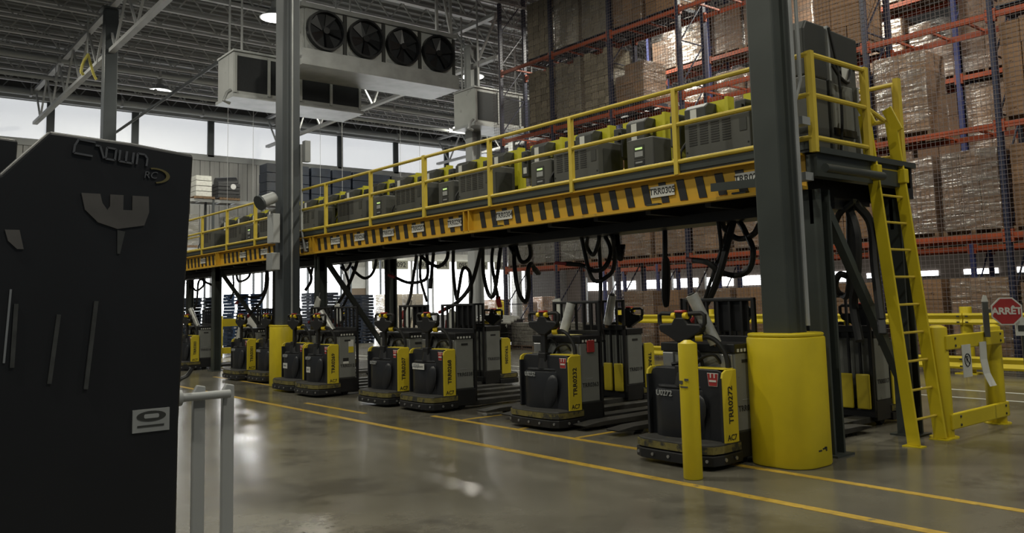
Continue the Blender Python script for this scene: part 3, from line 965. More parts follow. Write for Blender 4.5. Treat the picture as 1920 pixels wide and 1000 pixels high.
# ------------------------------------------------------------------ charging cables hanging under the platform
CB = [
    (8.6, [(1588, 385), (1606, 440), (1606, 520), (1600, 570), (1612, 640)], .04, None),
    (8.7, [(1602, 378), (1632, 420), (1640, 500), (1652, 600)], .04, 'black'),
    (8.6, [(1598, 385), (1575, 400), (1562, 430)], .03, None),
    (8.8, [(1600, 500), (1592, 540), (1576, 552), (1566, 535), (1575, 515), (1592, 520)], .03, None),
    # plane x, pixel path, radius, connector material or None, thing note
    (8.5, [(1345, 395), (1352, 470), (1340, 500)], .022, None),
    (8.5, [(1350, 392), (1360, 430), (1385, 448), (1412, 440), (1425, 420)], .03, None),
    (8.5, [(1360, 392), (1385, 415), (1400, 440), (1412, 470), (1405, 505), (1380, 517), (1350, 510), (1325, 492), (1300, 488)], .03, 'red'),
    (8.4, [(1378, 405), (1366, 450), (1350, 510), (1330, 560), (1305, 595)], .036, 'red'),
    (8.5, [(1370, 395), (1355, 460), (1335, 520), (1312, 590)], .018, None),
    (8.8, [(1246, 415), (1247, 470), (1245, 550), (1250, 570), (1252, 500), (1246, 480)], .03, None),
    (8.6, [(1105, 430), (1100, 460), (1112, 478), (1122, 455), (1124, 430)], .026, None),
    (8.6, [(1130, 432), (1145, 470), (1135, 500), (1115, 508), (1092, 498), (1060, 495)], .028, 'red'),
    (8.6, [(1122, 432), (1126, 520), (1125, 600), (1132, 640)], .024, None),
    (8.6, [(1090, 500), (1110, 522), (1140, 518), (1152, 495), (1150, 450), (1143, 438)], .026, None),
    (8.6, [(1155, 425), (1158, 460), (1163, 485), (1166, 470)], .036, 'black'),
    (8.7, [(964, 445), (965, 500), (972, 545), (985, 566), (992, 540), (990, 510), (995, 495), (1003, 505)], .03, 'black'),
    (8.7, [(965, 470), (975, 488), (988, 490), (995, 475), (990, 445)], .028, None),
    (8.7, [(905, 450), (906, 510), (915, 550), (925, 555), (932, 520), (940, 460), (950, 455), (963, 475)], .028, None),
    (8.5, [(905, 470), (885, 530), (860, 565), (835, 580)], .03, 'red'),
    (8.6, [(925, 448), (922, 490), (928, 530), (934, 560)], .024, 'red'),
    (8.6, [(783, 465), (800, 490), (822, 500), (838, 485), (840, 460)], .028, None),
    (8.6, [(850, 458), (850, 510), (856, 560), (860, 545), (868, 505), (880, 510), (884, 545), (880, 600)], .026, None),
    (8.6, [(790, 470), (788, 520), (800, 565)], .022, None),
    (8.6, [(782, 470), (775, 520), (768, 560), (758, 585)], .026, 'red'),
    (8.6, [(800, 470), (802, 515), (790, 528), (765, 530), (740, 520)], .026, 'red'),
    (8.6, [(814, 500), (808, 525)], .026, 'black'),
    (8.6, [(660, 478), (655, 500), (648, 507), (640, 502)], .026, None),
    (8.6, [(707, 478), (700, 510), (685, 522), (668, 512), (660, 500)], .026, None),
    (8.5, [(672, 478), (660, 520), (640, 560), (612, 590), (590, 600)], .03, 'red'),
    (8.6, [(640, 490), (655, 540), (640, 580), (626, 600)], .022, 'red'),
    (8.6, [(575, 495), (583, 515), (582, 530), (572, 545)], .03, None),
    (8.6, [(588, 495), (583, 515)], .03, None),
    (8.6, [(500, 500), (502, 530), (490, 565), (468, 590)], .03, 'red'),
    (8.6, [(500, 520), (495, 548), (475, 558), (458, 556), (447, 566)], .028, 'red'),
    (8.6, [(470, 505), (466, 520), (455, 527), (446, 526), (442, 505)], .026, None),
    (8.6, [(437, 510), (438, 545), (432, 560)], .022, None),
    (8.6, [(352, 520), (362, 540), (370, 545), (382, 535), (380, 525), (372, 530), (368, 570), (355, 590)], .026, 'red'),
    (8.6, [(380, 510), (384, 528), (398, 535)], .028, None),
]
CB.sort(key=lambda c: c[1][0][0])
for k, (X, path, r, con) in enumerate(CB):
    pts = []
    m = len(path)
    for i, (u, v) in enumerate(path):
        p = on('x', u, v, X + .12 * math.sin(i * 1.7 + k))
        if i == 0:
            p.z = 2.58
        pts.append(p)
    o = pts[0].copy()
    t = thing('charging_cable', 'black charging cable hanging under the platform, %s from the left' % ORD[k], 'cable', o, 0, 'charging cables under the platform')
    q = [p - o for p in pts]
    MB().tube(smooth_path(q, 7), r * 1.2, 7).build('lead', 'rubber', t, smooth=True)
    box('strain_clip', 'charger_dark', -.03, .03, -.03, .03, -.02, .03, t)
    if con:
        d = (q[-1] - q[-2]).normalized()
        MB().bar(q[-1] - d * .03, q[-1] + d * .16, .08, .05).build('connector', 'red' if con == 'red' else 'black', t, bevel=.01)

# document pouches and bags hanging by the tillers
for k, (u, v, X, tilt, lab) in enumerate(((766, 594, 7.9, .35, 'grey plastic pouch hanging between trucks 0207 and 0268'), (846, 603, 7.75, .25, 'grey plastic pouch hanging behind truck 0268'),
                                          (634, 588, 7.7, -.3, 'white card pouch hanging behind truck 0269'), (594, 574, 7.7, .5, 'small white card pouch above truck 0269'),
                                          (1047, 585, 8.1, -.2, 'pale pouch hanging behind truck 0232'))):
    p = on('x', u, v, X)
    t = thing('document_pouch', lab, 'pouch', p, 0, 'pouches hanging by the trucks')
    t.rotation_euler.x = tilt
    MB().prism([(-.09, -.18), (.08, -.2), (.1, .0), (.07, .19), (-.08, .18), (-.1, .02)], 'x', -.02, .02).build('sleeve', 'paper', t, bevel=.012)
    box('hook', 'steel', -.008, .008, -.008, .008, .18, .3, t)
    if k != 3:
        MB().prism([(.06, -.26), (.17, -.24), (.18, -.02), (.1, .04)], 'x', .01, .05).build('red_holder', 'dark_red', t, bevel=.012)

# thin support hangers under the far part, bollard, guards ------------------------------------------------
bp_ = on('z', 1300, 898, 0)
t = thing('bollard', 'thin yellow bollard standing in front of the nearest pallet truck', 'bollard', (bp_.x, bp_.y, 0))
MB().cyl((0, 0, 0), (0, 0, 1.19), .085, 20).build('post', 'yellow', t, smooth=True, bevel=.01)
MB().cyl((0, 0, 1.19), (0, 0, 1.215), .07, 16, .03).build('cap', 'yellow', t, smooth=True)
sc = MB()
for a, b_, zz, hh in ((-.06, -.02, .86, .02), (.0, .04, .83, .03), (-.05, .03, .80, .012)):
    sc.box(-.088, -.08, a, b_, zz, zz + hh)
sc.build('scuff', 'charger_grey', t)

g = thing('guard_gate', 'yellow tubular guard frame standing beside the ladder', 'guard frame', (9.56, 4.32, 0))
for x, h in ((0, 1.2), (1.42, 1.16)):
    p = MB().cyl((x, 0, 0), (x, 0, h), .105, 20).build('post', 'yellow', g, smooth=True, bevel=.012)
    MB().cyl((x, 0, h), (x, 0, h + .02), .09, 16, .05).build('post_cap', 'yellow', p, smooth=True)
    MB().cyl((x, 0, 0), (x, 0, .012), .15, 16).build('post_flange', 'yellow', p)
for z0, z1 in ((.95, 1.11), (.09, .26)):
    p = MB().box(-.04, 1.5, -.12, -.07, z0, z1).build('rail_board', 'yellow', g, bevel=.012)
    for x in (.12, 1.34):
        for zz in (z0 + .04, z1 - .04):
            MB().cyl((x + .04, -.12, zz), (x + .04, -.13, zz), .014, 8).build('bolt', 'charger_dark', p)
t = thing('notice_sheet', 'no parking notice hanging on the yellow guard frame', 'notice', (9.96, 4.19, .99))
box('sheet', 'paper', -.11, .11, -.004, .004, -.36, 0, t)
ring = MB()
for k in range(16):
    a, b_ = 2 * PI * k / 16, 2 * PI * (k + 1) / 16
    ring.bar((.07 * math.cos(a), -.006, -.17 + .07 * math.sin(a)), (.07 * math.cos(b_), -.006, -.17 + .07 * math.sin(b_)), .004, .014, (0, 1, 0))
ring.bar((-.05, -.006, -.12), (.05, -.006, -.22), .004, .012, (0, 1, 0))
ring.build('ring_mark', 'ink', t)
text('letter', 'P', .11, 'ink', t, (0, -.005, -.17), FY, .001, .002)
t = thing('notice_sheet', 'curled white paper notice on the yellow guard frame', 'notice', (10.40, 4.19, 1.0))
MB().prism([(0, 0), (-.004, -.2), (.02, -.36), (.08, -.5), (.086, -.5), (.026, -.36), (.004, -.2), (.008, 0)], 'y', -.09, .09).build('sheet', 'paper', t, rz=-PI / 2 * 0)
t.rotation_euler.z = -PI / 2
box('sheet_mark', 'ink', -.006, -.004, -.05, .03, -.06, -.03, t)

st = thing('stop_sign', 'red octagonal stop sign reading ARRET on a dark post', 'stop sign', (10.50, 4.17, 0))
st.rotation_euler.z = -1.0
MB().box(-.03, .03, -.03, .02, 1.05, 1.46).build('sign_post', 'charger_grey', st, bevel=.005)
MB().prism([(-.035, 1.46), (.035, 1.46), (.02, 1.53), (-.01, 1.54)], 'y', -.02, .01).build('post_tip', 'white', st)
cxs, czs = .21, 1.345
oc = [(cxs + .172 * math.cos(PI / 8 + k * PI / 4), czs + .172 * math.sin(PI / 8 + k * PI / 4)) for k in range(8)]
pl = MB().prism(oc, 'y', -.05, -.035).build('sign_border', 'white', st)
MB().prism([(cxs + (a - cxs) * .9, czs + (b - czs) * .9) for a, b in oc], 'y', -.054, -.05).build('sign_face', 'red', pl)
text('lettering', 'ARRÊT', .108, 'white', pl, (cxs, -.0555, czs), FY, .001, .004, 0, .95)
box('sign_arm', 'charger_grey', 0, .2, -.034, -.02, 1.33, 1.37, st)
t = thing('card_holder', 'white card holder with a dark window below the stop sign', 'card holder', (10.76, 3.88, 1.06), -1.0)
box('frame', 'white', -.08, .08, -.03, -.01, 0, .21, t)
box('card', 'charger_dark', -.055, .055, -.034, -.03, .05, .12, t)
box('stem', 'charger_dark', -.02, .02, -.02, .0, -1.06, 0, t)

gr = thing('rack_guard_rail', 'long yellow steel guard rail along the foot of the racks', 'guard rail', (17.0, 0, 0))
for y in (4.1, 7.15, 10.2, 13.25, 16.3):
    p = MB().cyl((.1, y, 0), (.1, y, 1.28), .11, 14).build('post', 'yellow', gr, smooth=True, bevel=.01)
    box('base_plate', 'yellow', -.1, .3, y - .2, y + .2, 0, .02, p)
for z0, z1 in ((.94, 1.16), (.1, .34)):
    for i in range(4):
        y = 4.1 + 3.05 * i
        rl = MB().prism([(-.06, z0), (-.02, z0), (-.02, z1), (-.06, z1), (-.075, z1 - .04), (-.04, (z0 + z1) / 2), (-.075, z0 + .04)], 'y', y + .01, y + 3.04).build('rail', 'yellow', gr)
        for yy in (y + .08, y + 2.97):
            for zz in (z0 + .05, z1 - .06):
                box('bolt', 'charger_dark', -.085, -.07, yy - .025, yy + .025, zz - .012, zz + .012, rl)

# ------------------------------------------------------------------ racks, net and loads
UY = [22.5 - 2.65 * k for k in range(9)]       # upright frames
LV = [2.72, 4.92, 7.18, 9.62, 11.7]


def rack(x0, label, mup, k0=0, k1=9, orange='rack_orange'):
    t = thing('pallet_rack', label, 'pallet rack', (x0, 0, 0))
    um = MB().box(-.06, .06, -.05, .05, 0, 12.6).mesh('upright', mup)
    fm = MB().box(-.1, .1, -.1, .1, 0, .02).mesh('foot_plate', mup)
    br = MB()
    for i in range(10):
        z = .3 + 1.2 * i
        br.bar((.06, 0, z), (1.04, 0, z), .03, .03)
        br.bar((.06, 0, z), (1.04, 0, z + 1.2), .03, .03)
    bm_ = br.mesh('frame_brace', mup)
    L = 2.65 - .1
    be = MB().box(-.03, .03, 0, L, -.12, 0).mesh('beam', orange)
    cn = MB().box(-.045, .045, 0, .05, -.2, .06).mesh('connector', orange)
    cb = MB().bar((0, 0, -.03), (1.0, 0, -.03), .05, .05).mesh('cross_bar', orange)
    for k in range(k0, k1):
        for x in (0, 1.1):
            u = inst('upright', um, t, (x, UY[k], 0))
        inst('frame_brace', bm_, t, (0, UY[k], 0))
        if k + 1 < k1:
            for z in LV[:4]:
                for x in (0, 1.1):
                    b = inst('beam', be, t, (x, UY[k] - 2.65 + .05, z))
                    inst('connector', cn, b, (0, 0, 0))
                    inst('connector', cn, b, (0, L - .05, 0))
                for yy in (.5, 1.25, 2.0):
                    inst('cross_bar', cb, t, (.05, UY[k] - 2.65 + .05 + yy, z))
    return t


rackA = rack(18.0, 'tall blue and orange pallet rack behind the safety net', 'rack_navy')
rackB = rack(22.8, 'second blue and orange pallet rack across the aisle behind the net', 'rack_blue')

net = MB()
for i in range(236):
    y = .4 + i * .095
    net.bar((17.86, y, .0), (17.86, y, 12.1), .0065, .0065, (1, 0, 0))
for i in range(126):
    z = .05 + i * .095
    net.bar((17.86, .4, z), (17.86, 22.8, z), .0065, .0065)
o = net.build('safety_net', 'net')
tag(o, 'fine mesh safety net hung along the face of the racks', 'net', None, 'stuff')

CM = {}


def carton_mesh(dx, dy, dz, m):
    key = (round(dx, 3), round(dy, 3), round(dz, 3), m)
    if key not in CM:
        mb = MB().box(-dx / 2 + .004, dx / 2 - .004, -dy / 2 + .004, dy / 2 - .004, 0, dz - .004)
        CM[key] = mb.mesh('carton', m, bevel=.006, seg=1)
    return CM[key]


PM = {}


def pallet_parts(parent, m='wood', sx=1.0, sy=1.2):
    if m not in PM:
        dk = MB().box(0, .1, -.6, .6, .1, .122).mesh('deck_board', m)
        st = MB().box(-.5, .5, -.04, .04, .02, .1).mesh('stringer', m)
        bt = MB().box(0, .1, -.6, .6, 0, .02).mesh('bottom_board', m)
        PM[m] = (dk, st, bt)
    dk, st, bt = PM[m]
    for i in range(7):
        inst('deck_board', dk, parent, (-.5 + .15 * i, 0, 0))
    for y in (-.56, 0, .56):
        inst('stringer', st, parent, (0, y, 0))
    for i in (0, 3, 6):
        inst('bottom_board', bt, parent, (-.5 + .15 * i, 0, 0))


wrapm = {}


def load(x, y, z, h, label, m='carton', grid=(3, 3, 5), wrap=True, pallet='wood', sy=1.14, sx=.98, group=None, name='carton_load'):
    """a pallet of stacked cartons (outer cartons only), wrapped in film"""
    t = thing(name, label, 'pallet load', (x, y, z), random.uniform(-.03, .03), group)
    pallet_parts(t, pallet)
    nx, ny, nz = grid
    dx_, dy_, dz_ = sx / nx, sy / ny, h / nz
    me = carton_mesh(dx_, dy_, dz_, m)
    for k in range(nz):
        for i in range(nx):
            for j in range(ny):
                if i == 0 or j == 0 or (k == nz - 1 and i < 2):
                    if k == nz - 1 and random.random() < .06:
                        continue
                    c = inst('carton', me, t, (-sx / 2 + dx_ * (i + .5) + random.uniform(-.008, .008), -sy / 2 + dy_ * (j + .5) + random.uniform(-.008, .008), .125 + dz_ * k))
    if wrap:
        key = (round(sx, 2), round(sy, 2), round(h, 2))
        if key not in wrapm:
            a, b_ = sx / 2 + .018, sy / 2 + .018
            mb = MB()
            n = 6
            ring_ = []
            base = rrect(-a, a, -b_, b_, .05, 2)
            nn = len(base)
            vs, fs = [], []
            for q in range(n + 1):
                for (px_, py_) in base:
                    vs.append((px_ + random.uniform(0, .012) * (1 if px_ > 0 else -1), py_ + random.uniform(0, .012) * (1 if py_ > 0 else -1), .1 + (h + .03) * q / n))
            for q in range(n):
                for e in range(nn):
                    fs.append((q * nn + e, q * nn + (e + 1) % nn, (q + 1) * nn + (e + 1) % nn, (q + 1) * nn + e))
            mb.add(vs, fs)
            wrapm[key] = mb.mesh('stretch_wrap', 'wrap')
        inst('stretch_wrap', wrapm[key], t)
    return t


LVN = ['floor level', 'first beam level', 'second beam level', 'third beam level', 'top beam level']


def bay_name(k):
    return '%s bay from the right' % ORD[8 - k - 1]


def slot_y(k, s):
    return UY[k] - (.67 if s == 0 else 1.98)


# row A : (bay k, slot, level) -> height, material, grid
random.seed(11)
for k in range(8):
    for s in (0, 1):
        for lv in range(5):
            z = 0 if lv == 0 else LV[lv - 1]
            y = slot_y(k, s)
            h, m, g, wr_ = random.choice((1.45, 1.55, 1.62)), 'carton', (2, 3, 4), random.random() < .7
            if k <= 1:                     # far end: beige cartons
                m, g = ('carton_beige', (3, 4, 9)) if lv >= 3 else ('carton_grey', (3, 4, 6))
                h = {0: .75, 1: 1.7, 2: 1.5, 3: 1.95, 4: 1.9}[lv]
                if k == 0 and s == 0 and lv >= 3:
                    continue
                if k == 1 and s == 1 and lv == 4:
                    g = (3, 3, 5)
            elif k in (2, 3):
                if lv == 3 and not (k == 2 and s == 0):
                    continue
                if lv == 4 and not (k == 2):
                    continue
                h = {0: 1.68, 1: 1.6, 2: 1.5, 3: 1.2, 4: 1.5}[lv]
            elif k == 4:
                if lv == 3 and s == 0:
                    continue
                h = {0: 1.7, 1: 1.6, 2: 1.6, 3: 1.9, 4: 1.6}[lv]
            elif k == 5:
                if lv == 3:
                    continue
                if lv == 2 and s == 1:
                    continue
                if lv == 2:
                    h, wr_, g = 1.75, True, (2, 2, 4)
                if lv == 1:
                    h, wr_, g, m = 1.62, True, (3, 3, 5), 'carton_dim'
                if lv == 0:
                    h = 1.72
            elif k >= 6:
                if lv == 0:
                    h = 1.6
                if lv == 2:
                    h = 1.9
            lab = '%s load, front rack, %s, %s, %s slot' % ('wrapped carton' if wr_ else 'brown carton', LVN[lv], bay_name(k), 'left' if s == 0 else 'right')
            load(18.57, y, z, h, lab, m, g, wr_, 'navy_pallet' if lv >= 3 else 'wood', group='pallet loads in the front rack')
# row B : coarser loads seen through the first row
for k in range(8):
    for s in (0, 1):
        for lv in (0, 1, 2, 3, 4):
            if k == 7 or (k == 0 and lv != 1):
                continue
            if k <= 2 and lv == 0:
                continue
            z = 0 if lv == 0 else LV[lv - 1]
            h = random.choice((1.6, 1.75, 1.9)) if lv else .95
            if k == 3 and lv == 4 and s == 1:
                m, g = 'carton', (2, 2, 4)
            else:
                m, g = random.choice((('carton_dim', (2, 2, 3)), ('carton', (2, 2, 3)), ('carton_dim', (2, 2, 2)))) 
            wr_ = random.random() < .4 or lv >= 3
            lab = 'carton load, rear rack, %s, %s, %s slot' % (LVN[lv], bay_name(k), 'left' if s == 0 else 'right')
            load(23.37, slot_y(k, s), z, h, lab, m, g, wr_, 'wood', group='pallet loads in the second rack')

# ------------------------------------------------------------------ cooling units and fans
def coil_unit(x, y, z, L, lab, n):
    t = thing('cooling_unit', lab, 'cooling unit', (x, y, z))
    MB().box(0, L, 0, 1.3, 0, 1.3).build('casing', 'unit_white', t, bevel=.02)
    wdt = (L - .1) / n
    for i in range(n):
        box('coil_face', 'coil_dark', .05 + i * wdt + .05, .05 + (i + 1) * wdt - .05, -.015, .03, .12, 1.18, t)
        box('face_divider', 'unit_white', .05 + i * wdt - .04, .05 + i * wdt + .04, -.05, .02, .05, 1.25, t)
    box('face_divider', 'unit_white', L - .1, L - .02, -.05, .02, .05, 1.25, t)
    box('drain_pan', 'galv', -.05, L + .05, -.08, 1.35, -.1, 0, t)
    box('top_flashing', 'galv', -.03, L + .03, -.06, 1.3, 1.3, 1.36, t)
    for xx in (.3, L - .3):
        for yy in (.15, 1.15):
            MB().bar((xx, yy, 1.36), (xx, yy, ZR - z), .05, .05).build('hanger_bar', 'truss', t)
    MB().tube([(-.08, -.02, .1), (-.2, -.02, 0), (-.3, -.02, -.25), (-.1, 0, -.3)], .05, 8).build('pipe_elbow', 'galv', t, smooth=True)
    return t


coil_unit(9.05, 24, 7.92, 4.25, 'white cooling unit with four dark coil faces hanging at left', 4)
coil_unit(17.95, 24, 8.1, 3.2, 'white cooling unit with dark coil faces above the light grey column', 3)
fx0, fx1, fy = 10.35, 15.65, 22.0
t = thing('fan_unit', 'white four-fan cooling unit hanging from the roof', 'fan unit', (fx0, fy, 8.95))
L = fx1 - fx0
MB().box(0, L, .1, 1.4, .05, 1.32).build('casing', 'unit_white', t, bevel=.02)
box('bottom_pan', 'galv', -.1, L + .1, -.12, 1.5, -.42, .05, t)
box('top_rail', 'galv', -.1, L + .1, -.05, .1, 1.32, 1.45, t)
pw = L / 4
for i in range(4):
    cx_ = pw * (i + .5)
    p = box('fan_panel', 'unit_white', cx_ - pw / 2 + .07, cx_ + pw / 2 - .07, .02, .1, .06, 1.3, t)
    rg = MB()
    n = 28
    vs, fs = [], []
    for k in range(n):
        a = 2 * PI * k / n
        for (rr, yy) in ((.60, .02), (.60, -.16), (.54, -.16), (.52, .02)):
            vs.append((cx_ + rr * math.cos(a), yy, .69 + rr * math.sin(a)))
    for k in range(n):
        k2 = (k + 1) % n
        for q in range(3):
            fs.append((k * 4 + q, k * 4 + q + 1, k2 * 4 + q + 1, k2 * 4 + q))
    rg.add(vs, fs).build('fan_ring', 'fan_black', t, smooth=True)
    MB().cyl((cx_, .015, .69), (cx_, .0, .69), .53, 28).build('fan_throat', 'coil_dark', t)
    hb = MB().cyl((cx_, -.12, .69), (cx_, .0, .69), .1, 12).build('fan_hub', 'fan_black', t, smooth=True)
    for k in range(5):
        a = 2 * PI * k / 5 + i
        ca, sa = math.cos(a), math.sin(a)
        MB().add([(cx_ + ca * .08 - sa * .06, -.04, .69 + sa * .08 + ca * .06), (cx_ + ca * .08 + sa * .06, -.09, .69 + sa * .08 - ca * .06),
                  (cx_ + ca * .5 + sa * .16, -.10, .69 + sa * .5 - ca * .16), (cx_ + ca * .5 - sa * .14, -.03, .69 + sa * .5 + ca * .14)], [(0, 1, 2, 3)]).build('fan_blade', 'fan_black', hb)
    box('seam_strip', 'charger_dark', cx_ + pw / 2 - .06, cx_ + pw / 2 + .04, .0, .1, .06, 1.3, t)
    box('rating_label', 'print_grey', cx_ - pw / 2 + .12, cx_ - pw / 2 + .4, .012, .02, .12, .22, p)
for xx in (.05, L - .6, L - .05):
    MB().bar((xx, .1, 1.4), (xx, .1, 4.05), .08, .08).build('hanger_bar', 'truss', t)
MB().bar((L - .6, .1, 4.0), (L - .05, .1, 1.5), .07, .07).build('hanger_bar', 'truss', t)

# ------------------------------------------------------------------ high-bay lamps
vis = [(11.53, 26.8), (11.3, 39), (19.3, 32.4), (19.15, 38.5), (21.7, 29.1), (27.6, 38.2)]
near = [(-4, 2), (-4, 14), (-4, 27), (3.5, -4), (3.5, 8), (3.5, 20), (3.5, 33), (12.6, -2), (12.6, 5.5), (12.6, 13), (20.9, 4.5), (20.9, 12.5), (20.9, 20), (27.6, 14), (27.6, 26)]
lm = MB().cyl((0, 0, .0), (0, 0, .02), .46, 20).mesh('lens', 'lamp_glow')
rf = MB().tube([(0, 0, .025), (0, 0, .12), (0, 0, .32)], .52, 20, .18).mesh('reflector', 'pale_grey', smooth=True)
bl = MB().cyl((0, 0, .32), (0, 0, .58), .13, 12).mesh('ballast', 'pale_grey', smooth=True)
rd = MB().cyl((0, 0, .58), (0, 0, 1.5), .012, 5).mesh('hanger_rod', 'pale_grey')
for i, (x, y) in enumerate(vis + near):
    t = thing('high_bay_lamp', ('round high-bay lamp glowing under the roof, %s in view from the left' % ORD[i]) if i < 6 else 'round high-bay lamp under the roof, %s of those near the camera' % ORD[i - 6], 'lamp', (x, y, 11.5), 0, 'high-bay lamps')
    for nme, me in (('lens', lm), ('reflector', rf), ('ballast', bl), ('hanger_rod', rd)):
        inst(nme, me, t)
    L_ = bpy.data.lights.new('lamp_light', 'AREA')
    L_.shape = 'DISK'
    L_.size = .6
    L_.energy = LAMP_W
    L_.color = (1, .965, .82)
    lo = bpy.data.objects.new('lamp_light', L_)
    C.objects.link(lo)
    lo.parent = t
    lo.location = (0, 0, -.02)

# batten lamps over the dock, one lamp extended into a row to brighten it
for i in range(5):
    t = thing('batten_lamp', 'long white batten lamp in a row extended to brighten the dock floor, %s from the left' % ORD[i], 'lamp', (14.5 + 4.6 * i, 37.5, 4.9), 0, 'batten lamps over the dock')
    box('housing', 'white', -.9, .9, -.12, .12, .05, .14, t)
    box('tube', 'lamp_glow', -.85, .85, -.06, .06, 0, .05, t)
    MB().cyl((-.6, 0, .14), (-.6, 0, 8.1), .01, 5).cyl((.6, 0, .14), (.6, 0, 8.1), .01, 5).build('hanger', 'truss', t)
    L_ = bpy.data.lights.new('lamp_light', 'AREA')
    L_.shape = 'RECTANGLE'
    L_.size, L_.size_y = 1.7, .12
    L_.energy = 330
    L_.color = (1, 1, .97)
    lo = bpy.data.objects.new('lamp_light', L_)
    C.objects.link(lo)
    lo.parent = t
    lo.location = (0, 0, -.02)

# ------------------------------------------------------------------ far end: rack, loads, pallets, bins
fr = thing('end_wall_rack', 'low grey rack before the end wall carrying dark wrapped loads', 'pallet rack', (12, 41, 0))
for i in range(7):
    for yy in (0, 1.1):
        box('upright', 'col_grey', 2.5 * i - .05, 2.5 * i + .05, yy - .05, yy + .05, 0, 6.94, fr)
for i in range(6):
    for z in (4.55, 6.95):
        for yy in (0, 1.1):
            box('beam', 'pale_grey', 2.5 * i + .05, 2.5 * i + 2.45, yy - .03, yy + .03, z - .14, z, fr)
        for xx in (.5, 1.25, 2.0):
            box('cross_bar', 'pale_grey', 2.5 * i + xx - .03, 2.5 * i + xx + .03, .03, 1.07, z - .08, z - .02, fr)


def dark_load(x, y, z, h, lab, m='navy_wrap', pal='wood', sx=1.15):
    t = thing('wrapped_load', lab, 'pallet load', (x, y, z), 0, 'dark wrapped loads on the end wall rack')
    pallet_parts(t, pal)
    mb = MB()
    n = 4
    for q in range(n):
        e = random.uniform(0, .02)
        mb.box(-sx / 2 + e, sx / 2 - e, -.5 + e, .5 - e, .125 + h * q / n, .125 + h * (q + 1) / n - .012)
    mb.build('tray_stack', m, t, bevel=.02)
    return t


for i in range(8):
    dark_load(17.8 + 1.24 * i, 41.5, 6.95, 1.95 - .02 * i, 'tall dark navy wrapped load, %s from the left on the end wall rack' % ORD[i], 'navy_wrap' if i != 6 else 'black_load')
dark_load(14.05, 41.5, 6.95, 1.05, 'pale wrapped bundle beside the black lift truck on the end wall rack', 'foil', sx=.8)
t = dark_load(15.3, 41.5, 6.95, .75, 'black machine parts on a pallet on the end wall rack', 'black_load')
MB().cyl((-.5, 0, .85), (.5, 0, .95), .32, 14).build('drum', 'black_load', t, smooth=True)
MB().cyl((.2, -.5, .7), (.2, -.45, .7), .14, 14).build('collar', 'steel', t, smooth=True)
for i in range(5):
    load(13.25 + 2.5 * i, 41.55, 4.55, 1.5, 'wrapped load, %s from the left on the lower end wall rack level' % ORD[i], 'carton_grey', (2, 2, 3), True, 'wood', sx=1.1, group='loads on the lower end wall rack level')


def pallet_stack(x, y, n, m, lab, rz=0):
    for i in range(n):
        t = thing('stacked_pallet', '%s, %s from the floor' % (lab, ORD[i]), 'pallet', (x + random.uniform(-.03, .03), y + random.uniform(-.03, .03), .127 * i), rz, lab)
        pallet_parts(t, m)


pallet_stack(12.9, 33.0, 17, 'blue_pallet', 'blue pallet in the stack seen left of the second column', PI / 2)
pallet_stack(14.3, 32.4, 12, 'blue_pallet', 'blue pallet in the lower stack by the second column', PI / 2)
pallet_stack(10.9, 32.6, 16, 'navy_pallet', 'dark pallet in the stack at far left', PI / 2)
pallet_stack(16.0, 32.5, 17, 'navy_pallet', 'dark pallet in the stack right of the second column', PI / 2)
pallet_stack(17.4, 32.0, 16, 'navy_pallet', 'dark pallet in the next stack beside the brace', PI / 2)
load(22.9, 41.5 - 3, 0, 2.0, 'clear-wrapped beige load standing before the brown dock door, left', 'carton_beige', (2, 2, 3), True, group='loads by the brown door')
load(24.2, 41.5 - 3, 0, 2.0, 'clear-wrapped beige load standing before the brown dock door, right', 'carton_beige', (2, 2, 3), True, group='loads by the brown door')
for i, x in enumerate((27.4, 28.9, 30.95, 32.3)):
    load(x, 37.0, 0, (1.3, 1.6, 1.4, 1.7)[i], 'carton load on the floor before the numbered doors, %s from the left' % ORD[i], 'carton', (2, 2, 3), True, group='loads before the dock doors')
for x, y, h, lab in ((10.1, 28.0, 1.35, 'short yellow bollard at far left by the blue pallets'), (21.0, 26.6, 1.6, 'yellow post among the black bins')):
    t = thing('bollard', lab, 'bollard', (x, y, 0))
    MB().cyl((0, 0, 0), (0, 0, h), .16, 16).build('post', 'yellow', t, smooth=True, bevel=.02)
    MB().cyl((0, 0, h), (0, 0, h + .04), .13, 16, .06).build('cap', 'yellow', t, smooth=True)
t = thing('guard_gate', 'small yellow guard frame left of the second column by the pallets', 'guard frame', (10.1, 28.0, 0))
box('rail_board', 'yellow', .16, 1.7, -.05, .05, 1.0, 1.25, t)
box('rail_board', 'yellow', .16, 1.7, -.05, .05, .1, .3, t)
box('post', 'yellow', 1.7, 1.9, -.1, .1, 0, 1.35, t)
t = thing('plastic_sheet', 'white plastic sheet hanging on the small yellow guard frame', 'sheet', (10.6, 27.9, 0))
MB().prism([(0, .25), (.9, .2), (1.05, 1.25), (.95, 1.32), (.25, 1.32), (.2, 1.2)], 'y', -.01, .01).build('sheet', 'white', t)
